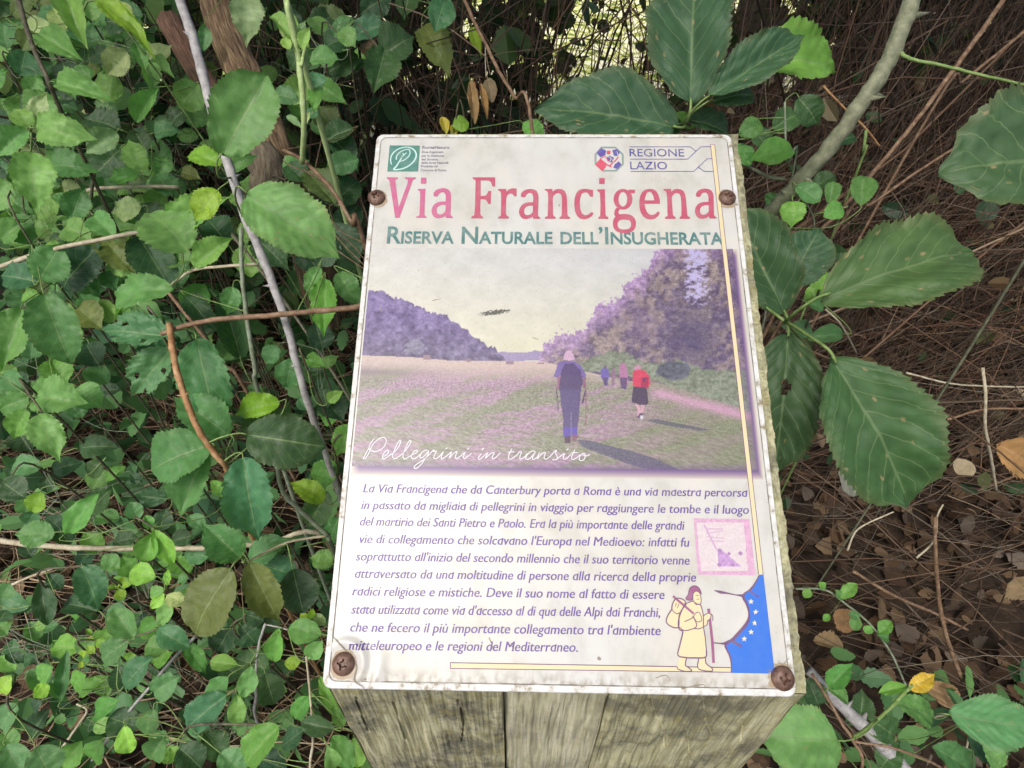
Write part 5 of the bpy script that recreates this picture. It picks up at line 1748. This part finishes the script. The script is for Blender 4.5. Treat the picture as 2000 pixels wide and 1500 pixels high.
plant('bramble_sprig', 'dark leaves between the trunk and the upper left corner of the sign', 'bramble',
 [([(553,293,.72),(590,312,.71),(626,345,.70),(655,380,.70),(690,440,.70),(712,475,.72)], (7, 9), 'br', 5, True)],
 [('b',690,250,628,275,50,.86,'k'), ('b',640,260,700,320,60,.88,'k'), ('r',640,330,700,310,50,.82,'u'), ('b',600,335,660,400,70,.80,'o'), ('r',650,400,700,350,60,.84,'k'), ('b',640,440,700,520,80,.82,'g'), ('b',700,400,660,460,60,.86,'g'), ('b',560,320,600,360,50,.80,'k'), ('b',590,440,640,520,80,.84,'g'), ('b',660,470,610,520,60,.82,'g')], stalk='br')
# upright young shoot
plant('young_shoot', 'tall pale green young shoot with folded tip leaves above the left trunk', 'shoot',
 [([(590,318,.70),(594,250,.66),(590,180,.64),(583,110,.63),(582,80,.63)], (10, 12), 'sh', 0, True), ([(583,120,.63),(574,80,.63),(556,45,.63)], (8,6), 'sh', 0, False), ([(588,130,.63),(596,90,.63),(598,62,.63)], (7,5), 'sh', 0, False)],
 [('y',570,78,524,14,32,.62,'L'), ('y',574,84,545,20,30,.625,'p'), ('y',580,88,568,22,28,.63,'L'), ('y',584,90,592,34,26,.63,'p'), ('y',590,96,602,50,24,.62,'L'), ('y',566,96,552,70,22,.62,'L'), ('r',583,196,528,178,42,.70,'u'), ('s',613,216,619,158,30,.67,'v'), ('s',596,216,622,228,24,.69,'u'), ('s',590,250,556,222,14,.67,'p'), ('s',590,258,604,218,12,.67,'p')], stalk_r=.0006)
plant('hanging_leaf', 'pale bluish leaf hanging from the top edge between the trunk and the shoot', 'leaf',
 [([(470,-60,.80),(482,-20,.80)], (4,4), 'gr', 0, False)], [('b',482,-18,478,80,66,.80,'p'), ('s',400,46,396,98,26,.9,'u')])
plant('bramble_leaves', 'dark rounded leaves against the brown thicket left of top centre', 'bramble', [],
 [('b',745,108,812,70,84,.95,'k'), ('b',752,96,732,184,74,.93,'k'), ('b',705,86,740,112,40,1.0,'t'), ('r',628,95,704,60,64,1.0,'k'), ('r',640,140,700,110,60,1.02,'k'), ('b',610,60,660,20,50,1.05,'k'), ('b',600,100,560,130,60,1.0,'k')])
plant('bramble_leaves', 'bluish leaf above sunlit yellow green leaves at top centre', 'bramble', [],
 [('r',872,-8,850,56,56,1.0,'u'), ('b',826,44,874,132,70,1.05,'o'), ('b',920,52,940,104,26,1.1,'y'), ('b',760,-10,700,30,60,1.08,'k'), ('b',800,-20,790,40,50,1.1,'k')])
plant('dry_leaf_cluster', 'three curled tan dead leaves hanging in the thicket above the sign', 'dead leaves',
 [([(948,80,.90),(948,120,.90),(950,155,.90)], (2, 2), 'pa', 0, False)],
 [('q',918,156,930,240,22,.86,'t'), ('q',938,160,952,230,14,.87,'t'), ('q',952,152,964,198,28,.88,'t'), ('q',925,158,922,200,14,.88,'r')], stalk='br')
plant('yellow_leaves', 'few yellowing leaves behind the top edge of the sign', 'leaves', [],
 [('s',872,262,864,226,20,.80,'Y'), ('s',884,248,915,236,34,.79,'y'), ('s',886,268,890,240,18,.80,'Y'), ('s',1020,240,1060,262,40,.85,'v')])
plant('slanting_cane', 'brown stem slanting down to the top edge of the sign', 'stem',
 [([(890,-40,.92),(925,40,.90),(948,85,.88),(975,140,.86),(1005,190,.84),(1040,258,.82)], (7, 6), 'br', 4, True)], [])
# large leaves over and right of the sign
plant('large_bramble', 'large weathered bluish bramble leaves rising behind the top right of the sign', 'bramble',
 [([(1338,238,.50),(1348,245,.52),(1362,262,.56)], (7,9), 'olive', 0, True)],
 [('h',1322,248,1050,190,172,.49,'g'), ('h',1349,200,1352,-85,176,.47,'g',.02), ('h',1385,188,1582,62,92,.46,'g'), ('b',1470,118,1662,112,120,.50,'v'), ('r',1394,196,1484,176,56,.47,'g'), ('r',1345,232,1428,256,54,.50,'g'), ('s',1358,246,1308,226,36,.56,'v'), ('h',1250,262,1340,240,50,.52,'k')], stalk='gr', cs=.3, stalk_r=.0009)
plant('large_bramble', 'five large spotted bramble leaves spreading from the right edge of the sign', 'bramble',
 [([(1496,600,.47),(1530,626,.46),(1545,640,.47),(1600,720,.62),(1600,800,.9)], (5, 5), 'gr', 0, True)],
 [('h',1612,576,1955,464,192,.42,'n',.0), ('h',1628,700,1812,1006,222,.40,'n',.0), ('h',1534,612,1425,395,140,.48,'g',.0), ('k',1540,648,1520,945,150,.45,'g',.0), ('h',1540,560,1600,440,110,.53,'k')], stalk='gr', cs=.16, stalk_r=.0009)
plant('large_bramble', 'large toothed leaf cut by the right edge of the photo', 'bramble',
 [([(2110,250,.46),(2150,260,.55)], (8,8), 'olive', 0, True)], [('R',2130,300,1872,325,250,.44,'g')], cs=.2)
plant('bramble_cane', 'thick grey green thorny cane crossing the upper right', 'bramble',
 [([(1800,-70,.56),(1765,45,.56),(1735,120,.57),(1690,190,.58),(1630,275,.60),(1560,355,.63),(1490,430,.68),(1400,520,.8)], (33, 24), 'olive', 12, True),
  ([(1755,92,.57),(1764,108,.56),(1790,118,.555),(1850,130,.55),(1930,150,.54),(2060,178,.53)], (8, 5), 'gr', 0, False),
  ([(1532,350,.64),(1500,345,.64),(1470,330,.65),(1445,318,.67)], (8, 4), 'olive', 0, False)], [])
plant('young_bramble', 'fresh green round leaves on thin stalks between the sign and the thick cane', 'bramble',
 [([(1533,200,.62),(1534,260,.62),(1537,320,.62),(1545,360,.64)], (4, 4), 'gg', 0, True), ([(1577,400,.62),(1590,430,.63),(1588,470,.65)], (3,3), 'gg', 0, False)],
 [('s',1556,292,1476,298,56,.61,'v'), ('s',1442,280,1468,322,34,.64,'v'), ('r',1444,262,1492,240,44,.63,'m'), ('r',1556,362,1600,396,46,.60,'m'), ('r',1620,398,1628,352,32,.62,'m'), ('r',1648,406,1612,420,40,.60,'v'), ('b',1548,392,1548,442,54,.60,'v'), ('r',1586,368,1632,342,40,.70,'k'), ('r',1624,284,1672,262,42,.70,'k'), ('r',1510,250,1560,220,54,.70,'k'), ('r',1520,380,1500,400,34,.66,'m'), ('r',1560,190,1600,240,60,.74,'k'), ('r',1680,400,1690,340,50,.72,'m'), ('r',1470,250,1500,290,40,.68,'k')])
plant('young_bramble', 'small bluish leaves tucked under the big leaves right of the sign', 'bramble', [],
 [('s',1648,652,1584,656,38,.60,'u'), ('s',1590,650,1545,640,40,.66,'u'), ('s',1612,566,1594,530,40,.60,'v'), ('s',1600,600,1580,560,40,.64,'v'), ('s',1575,590,1612,604,30,.62,'m'), ('s',1590,500,1600,470,34,.64,'m'), ('s',1560,670,1570,720,36,.68,'k')])
# single canes and stalks at right
for (nm, lb, pts, w, bk, th) in (
 ('dry_cane', 'long straight brown cane slanting from the top right corner to the sign', [(1980,-30,.80),(1900,85,.78),(1845,160,.78),(1790,235,.77),(1720,320,.77),(1640,415,.78),(1560,520,.82)], (9, 6), 'br', 6),
 ('dry_cane', 'second brown cane entering from the right edge below the green side shoot', [(2040,30,.86),(1960,95,.85),(1880,160,.84),(1820,215,.83)], (6, 5), 'br', 3),
 ('dry_cane', 'long thin brown cane reaching from the right edge to the small round leaves', [(2060,190,.88),(1900,270,.86),(1800,330,.85),(1700,400,.84),(1640,440,.84)], (5, 5), 'br', 3),
 ('dry_stalk', 'short orange dry stalk passing behind the thick cane', [(1608,168,.74),(1650,212,.74),(1690,250,.74),(1718,286,.75)], (4, 4), 'or', 0),
 ('green_stalk', 'slender green stalk bending below the thick cane', [(1692,255,.74),(1685,300,.74),(1668,350,.76)], (6, 4), 'gr', 0),
 ('dry_stalk', 'crooked pale twig between the two largest spotted leaves', [(1612,604,.56),(1638,628,.56),(1655,655,.57),(1673,690,.6)], (4, 3), 'pa', 0),
 ('dry_stalk', 'straw coloured upright stalk right of the lowest big leaf', [(1919,718,.86),(1925,770,.86),(1924,830,.88),(1935,890,.92),(1946,960,1.0)], (6, 5), 'pa', 0),
 ('dry_stalk', 'thin bent pale twig lying level near the right edge', [(1770,728,.96),(1850,748,.97),(1920,754,.98),(2010,756,1.0)], (4, 3), 'pa', 0),
 ('dry_stalk', 'brown twig slanting over the litter to the right edge', [(1850,820,.98),(1920,800,.99),(2010,798,1.0)], (5, 4), 'br', 0),
 ('dry_stalk', 'curved pale twig on the litter right of the sign', [(1655,1075,1.08),(1670,1040,1.07),(1695,1022,1.06),(1745,1000,1.05)], (4, 3), 'pa', 0),
 ('dry_stalk', 'long brown twig lying diagonally on the lower right litter', [(1665,1115,1.12),(1740,1160,1.12),(1830,1200,1.12),(1890,1230,1.12)], (6, 5), 'br', 0),
 ('dry_stalk', 'upright dark stem rising out of the lower right litter', [(1826,1010,.95),(1830,1130,1.0),(1845,1230,1.05),(1880,1330,1.1)], (7, 8), 'br', 3),
 ('dry_stalk', 'forked pale twig standing in the litter near the right edge', [(1790,1090,1.0),(1825,1055,.99),(1830,1010,.98),(1842,985,.98)], (4, 3), 'pa', 0),
 ('dry_stalk', 'stout grey twig ending at the broken stub under the lower right corner', [(1580,1310,.80),(1640,1375,.80),(1700,1430,.80),(1790,1530,.82)], (18, 30), 'grey', 4),
 ('brown_twig', 'short brown cane slanting behind the chopped green cane left of the sign', [(322,562,.80),(362,612,.80),(400,660,.81),(440,715,.82),(482,765,.84)], (7, 7), 'br', 3),
 ('dark_stem', 'short dark upright stem among the leaves at left', [(186,300,.86),(182,350,.86),(176,400,.87),(171,446,.9)], (6, 5), 'dk', 0),
 ('pale_twig', 'pale level twig behind the leaves left of the pale grey cane', [(150,376,.88),(200,368,.88),(280,364,.88),(350,366,.9)], (8, 7), 'pa', 0),
 ('pale_twig', 'pale crossing twig joined to the chopped green cane', [(330,560,.72),(350,545,.71),(380,527,.70),(440,520,.69),(505,516,.69)], (5, 6), 'pa', 2),
 ('pale_twig', 'thin slanting twig at the left edge below the long dry cane', [(-10,1158,.84),(45,1132,.84),(110,1108,.85)], (6, 4), 'pa', 0),
 ('pale_twig', 'grey twig slanting up through the lower left saplings', [(180,1485,.78),(235,1410,.77),(290,1345,.76),(340,1285,.76),(385,1240,.76)], (5, 6), 'grey', 0),
 ('pale_twig', 'short straw twig bent in the lower left corner', [(122,1460,.84),(150,1420,.84),(170,1388,.84),(150,1375,.84)], (5, 4), 'pa', 0)):
    plant(nm, lb, 'twig', [(pts, w, bk, th, nm in ('dry_cane', 'brown_twig', 'dark_stem', 'green_stalk'))], [])

# lower right corner
plant('low_bramble', 'low bramble with one broad leaf at the foot of the sign post lower right', 'bramble',
 [([(1585,1315,.72),(1620,1370,.70),(1645,1415,.69),(1665,1445,.69),(1680,1510,.70)], (6, 6), 'br', 3, True), ([(1665,1442,.69),(1715,1405,.66),(1760,1360,.64),(1782,1338,.63)], (7, 6), 'gr', 2, False), ([(1665,1448,.69),(1740,1460,.70),(1800,1480,.72),(1840,1500,.74)], (5, 5), 'br', 2, False)],
 [('h',1640,1446,1480,1440,140,.62,'m'), ('b',1618,1343,1663,1294,40,.70,'v'), ('b',1620,1346,1666,1374,30,.72,'m'), ('b',1778,1346,1830,1318,34,.63,'Y'), ('s',1772,1340,1717,1352,24,.64,'v'), ('r',1600,1380,1580,1330,50,.78,'k'), ('b',1680,1400,1690,1350,50,.8,'k')])
plant('low_bramble', 'two toothed leaves reaching in from the lower right edge', 'bramble',
 [([(1826,1400,.72),(1845,1396,.71),(1858,1394,.70)], (4,4), 'pa', 0, False), ([(1900,1400,.9),(1880,1480,1.0)], (4,4), 'pa', 0, True)],
 [('b',1824,1402,1744,1368,58,.70,'m'), ('h',1855,1396,2040,1432,100,.64,'m'), ('b',1900,1440,1980,1500,80,.75,'g'), ('r',1890,1500,1830,1460,60,.78,'m'), ('b',1750,1440,1700,1400,60,.80,'k'), ('b',1720,1500,1760,1450,50,.80,'k'), ('b',1960,1500,1920,1460,50,.72,'m')])
plant('creeping_vine', 'creeping vine with small paired leaflets on the lower right litter', 'vine',
 [([(1555,1150,1.10),(1610,1152,1.10),(1650,1178,1.09),(1700,1220,1.08),(1740,1275,1.06),(1770,1340,1.02)], (4, 4), 'gg', 0, False)],
 [('s',1582,1150,1572,1168,18,1.09,'v'), ('s',1612,1150,1600,1138,16,1.09,'v'), ('s',1640,1168,1674,1140,26,1.08,'v'), ('s',1645,1170,1632,1152,16,1.08,'m'), ('s',1672,1200,1668,1232,22,1.07,'m'), ('s',1680,1204,1658,1198,18,1.07,'m'), ('s',1716,1238,1742,1214,26,1.06,'v'), ('s',1716,1242,1740,1250,20,1.06,'m'), ('s',1700,1222,1692,1238,18,1.06,'v'), ('s',1620,1200,1608,1212,14,1.1,'v')], stalk_r=.0004)

# low saplings at lower left
plant('elm_sapling', 'sapling with bright fresh leaves below the left cane', 'sapling',
 [([(352,1140,.66),(330,1150,.66),(318,1160,.66),(300,1200,.8)], (4, 5), 'br', 0, True)],
 [('s',304,1126,247,1118,46,.64,'B'), ('s',326,1144,327,1114,16,.65,'B'), ('s',320,1152,288,1160,26,.65,'l'), ('s',320,1158,298,1190,22,.65,'B'), ('s',324,1162,358,1180,32,.64,'p'), ('s',330,1166,318,1222,32,.68,'l'), ('s',345,1140,368,1128,24,.72,'m')])
plant('elm_sapling', 'sapling with a forked stem of oval leaves left of the sign foot', 'sapling',
 [([(518,1218,.70),(506,1260,.71),(500,1310,.72),(500,1360,.74),(503,1412,.78)], (5, 6), 'grey', 0, True), ([(520,1220,.70),(545,1225,.69),(562,1230,.68)], (3,3), 'grey', 0, False)],
 [('s',545,1226,533,1296,38,.68,'v'), ('s',628,1238,562,1224,50,.66,'l'), ('s',600,1286,628,1254,36,.67,'l'), ('s',464,1298,407,1290,32,.66,'l'), ('s',490,1300,480,1362,38,.65,'l'), ('r',442,1358,358,1424,66,.68,'u'), ('s',446,1322,406,1366,42,.69,'m'), ('s',462,1356,464,1422,35,.66,'l'), ('s',440,1430,478,1340,30,.74,'k'), ('s',636,1220,612,1200,22,.68,'p'), ('s',600,1212,588,1198,16,.68,'y'), ('s',606,1210,610,1188,14,.68,'y'), ('s',588,1290,556,1300,26,.72,'y')])
plant('elm_sapling', 'darker sapling leaves in the gap above the forked stem', 'sapling', [],
 [('r',450,1225,425,1275,58,.80,'k'), ('r',470,1220,500,1260,56,.80,'k'), ('r',460,1285,525,1310,60,.82,'k'), ('r',518,1316,536,1378,58,.80,'k'), ('r',430,1300,470,1320,40,.84,'k'), ('b',360,1256,406,1316,34,.76,'v'), ('r',505,1195,540,1230,46,.78,'g'), ('s',480,1200,515,1210,40,.76,'g')])
plant('elm_sapling', 'cluster of bluish toothed leaves in the middle of the lower left', 'sapling', [],
 [('s',262,1246,220,1188,50,.72,'m'), ('r',250,1252,194,1290,52,.72,'u'), ('r',328,1266,281,1262,46,.73,'m'), ('s',304,1228,366,1258,46,.72,'u'), ('r',240,1342,290,1286,52,.71,'u'), ('r',246,1345,230,1300,50,.74,'g'), ('r',296,1352,348,1328,52,.71,'u'), ('s',186,1192,120,1172,52,.75,'g'), ('s',150,1275,184,1250,40,.78,'m'), ('r',142,1340,168,1320,44,.78,'v'), ('s',118,1372,126,1275,26,.78,'m'), ('s',100,1300,70,1330,46,.8,'v')])
plant('elm_sapling', 'small yellow green sprig among the bluish leaves', 'sapling', [],
 [('s',232,1146,205,1150,12,.70,'y'), ('s',232,1144,222,1132,12,.70,'y'), ('s',234,1144,244,1126,14,.70,'y'), ('s',230,1150,240,1172,22,.69,'y'), ('s',236,1146,256,1140,14,.69,'y'), ('s',226,1148,232,1136,10,.69,'y')], stalk_r=.0004)
plant('elm_sapling', 'tiny lime sprig over the litter in the lower left', 'sapling', [],
 [('s',178,1240,170,1228,10,.74,'y'), ('s',180,1244,178,1254,18,.74,'y'), ('s',186,1250,208,1262,18,.73,'y'), ('s',170,1262,184,1276,16,.73,'y'), ('s',168,1272,156,1284,14,.73,'y'), ('s',160,1290,156,1306,10,.74,'y'), ('s',90,1362,70,1338,28,.76,'B')], stalk_r=.0004)
plant('elm_sapling', 'sapling with long bluish leaf in front of the straw at lower left', 'sapling', [],
 [('b',160,1104,194,1194,62,.68,'u'), ('s',78,1134,92,1222,40,.74,'g'), ('s',95,1120,120,1150,30,.78,'k'), ('s',2,1170,18,1140,40,.76,'m'), ('s',0,1215,10,1190,36,.78,'k')])
plant('elm_sapling', 'bright oval leaves standing above the long dry cane', 'sapling', [],
 [('s',124,1046,180,974,46,.68,'v'), ('b',106,1040,24,1048,56,.70,'m'), ('s',297,1042,276,1100,44,.66,'v'), ('s',300,1034,338,1102,38,.66,'B'), ('s',296,1034,284,1006,22,.68,'v'), ('s',310,1038,326,996,38,.72,'g'), ('s',270,1015,256,980,34,.72,'u'), ('s',366,1006,400,1032,30,.72,'u'), ('r',326,974,270,970,40,.74,'k'), ('s',436,970,414,938,28,.74,'v'), ('s',334,1058,376,1046,36,.76,'g'), ('s',220,1060,265,1050,40,.78,'g'), ('s',360,1080,410,1085,40,.78,'u'), ('s',200,1085,235,1110,34,.76,'m'), ('r',170,1000,215,960,50,.82,'k')])
plant('elm_sapling', 'dull bluish leaves at the far left edge above the long cane', 'sapling', [],
 [('s',150,876,214,866,48,.76,'k'), ('r',80,914,20,908,48,.76,'u'), ('r',0,938,46,972,56,.72,'g'), ('s',100,920,150,900,40,.80,'k'), ('s',200,900,170,930,40,.82,'k'), ('s',80,960,60,1000,40,.80,'y'), ('s',205,940,240,910,24,.82,'v')])
plant('elm_sapling', 'light edged leaves cut by the lower left corner of the photo', 'sapling', [],
 [('r',34,1375,-6,1425,52,.70,'u'), ('s',10,1455,44,1510,50,.68,'u'), ('r',70,1460,100,1520,66,.66,'u'), ('s',20,1320,-8,1360,40,.68,'B'), ('r',60,1440,90,1385,44,.74,'g'), ('s',120,1500,160,1450,50,.74,'v'), ('r',5,1430,30,1460,40,.76,'m')])
plant('elm_sapling', 'oval leaves along the bottom edge between corner and post', 'sapling', [],
 [('s',245,1418,246,1480,38,.66,'B'), ('s',300,1384,282,1440,46,.70,'m'), ('s',320,1440,288,1488,50,.70,'m'), ('r',545,1418,472,1494,70,.62,'v'), ('r',350,1460,395,1500,60,.68,'g'), ('r',430,1470,480,1510,56,.66,'u'), ('s',200,1450,170,1490,50,.72,'v'), ('r',270,1420,210,1400,60,.76,'k'), ('r',400,1430,440,1480,54,.76,'k'), ('s',180,1400,225,1370,40,.76,'v')])
plant('elm_sapling', 'thin pale stem with leaves against the lower left corner of the post', 'sapling',
 [([(598,1282,.66),(604,1340,.67),(609,1400,.68),(611,1450,.70),(610,1520,.72)], (4, 6), 'pa', 0, True)],
 [('s',654,1424,586,1410,38,.62,'g'), ('b',570,1400,610,1360,40,.70,'v'), ('s',550,1460,595,1420,44,.72,'k'), ('s',500,1480,560,1500,50,.72,'g'), ('s',690,1500,645,1440,46,.66,'v'), ('s',660,1400,625,1330,30,.68,'v'), ('s',650,1380,670,1420,26,.66,'l'), ('s',640,1460,660,1510,34,.62,'l'), ('s',690,1440,700,1500,40,.70,'v')])

# dead leaves lying apart
def dead(label, leaves):
    plant('dead_leaf', label, 'dead leaf', [([(leaves[0][1], leaves[0][2], leaves[0][6]), (leaves[0][1] + 6, leaves[0][2] - 10, leaves[0][6] + .01)], (2, 2), 'br', 0, False)], leaves, stalk='br', cs=.9)
dead('broad tan dead leaf at the right edge below the forked twigs', [('d',1952,870,2040,915,90,1.05,'t')])
dead('curled dead leaf on the litter right of the sign foot', [('d',1590,1250,1655,1265,40,1.15,'t')])
dead('pale dead leaf near the right edge low on the litter', [('d',1980,1130,2020,1170,70,1.12,'t')])
dead('long rolled brown dead leaf below the upright dark stem', [('q',1800,1335,1880,1370,46,1.10,'t')])
dead('dead leaf lying under the creeping vine', [('d',1630,1195,1668,1230,50,1.15,'t')])
dead('grey white leaf under the lowest big leaf right of the sign', [('q',1640,920,1680,965,46,1.0,'w')])
dead('grey leaf scrap right of the lowest big leaf', [('q',1868,925,1895,900,40,1.05,'w')])

# crowd of further shoots between the ones traced above
CR_ = random.Random(77)
WH = ['in the extreme top left corner', 'right of the dark arching stem near the top edge', 'left of the broken reddish branch', 'behind the trifoliate leaves at far left',
 'level with the title, halfway to the left edge', 'behind the grey cane below the trunk', 'at the left edge level with the title', 'around the long pale horizontal cane at far left',
 'under the bright folded leaf at centre left', 'above the holed bluish leaves', 'at the left edge level with the printed picture', 'over the straw at centre left', 'close to the sign edge behind the serrated round leaf',
 'by the sign edge below the brown horizontal cane', 'over the long dry cane at lower left', 'below the drooping olive leaves', 'at the left edge near the bottom', 'near the bottom edge left of the post',
 'low between the corner leaves and the grey twig', 'at the foot of the tall young shoot near the top']
for k in range(20):
    cx, cy = [(60,60),(190,60),(240,120),(60,200),(200,330),(330,300),(60,360),(110,520),(230,560),(300,420),(60,680),(180,720),(560,420),(640,690),(120,960),(300,1180),(60,1250),(420,1400),(200,1350),(640,130)][k]
    lv = []
    for j in range(20 if k not in (11, 13) else 9):
        x = cx + CR_.gauss(0, 62); y = cy + CR_.gauss(0, 62)
        x = max(-40, min(x, 690 - (60 if y > 262 else 0)))
        dmax = 1.30 / max(.2, (math.sin(PITCH) - (750 - y) / FPX * math.cos(PITCH)))
        d = min(CR_.uniform(.84, 1.08), dmax * .93)
        if 290 < x < 600 and y < 330: d = max(d, 1.08)
        a = CR_.uniform(0, 6.283); L = CR_.uniform(34, 78) * (1 if y < 900 else .75)
        kind = CR_.choice('bbbbr') if y < 900 else CR_.choice('sssrb')
        lv.append((kind, x, y, x + L * math.cos(a), y + L * math.sin(a) * .8, L * CR_.uniform(.62, .9), d, CR_.choice('lllmmmuvpog' if y < 700 else 'mmuvvgkgl')))
    plant('bramble_shoot', 'leafy toothed shoot ' + WH[k], 'bramble', [], lv, group='leafy shoots crowding the thicket left of the sign', stalk='gg', stalk_r=.0005, cs=.8)
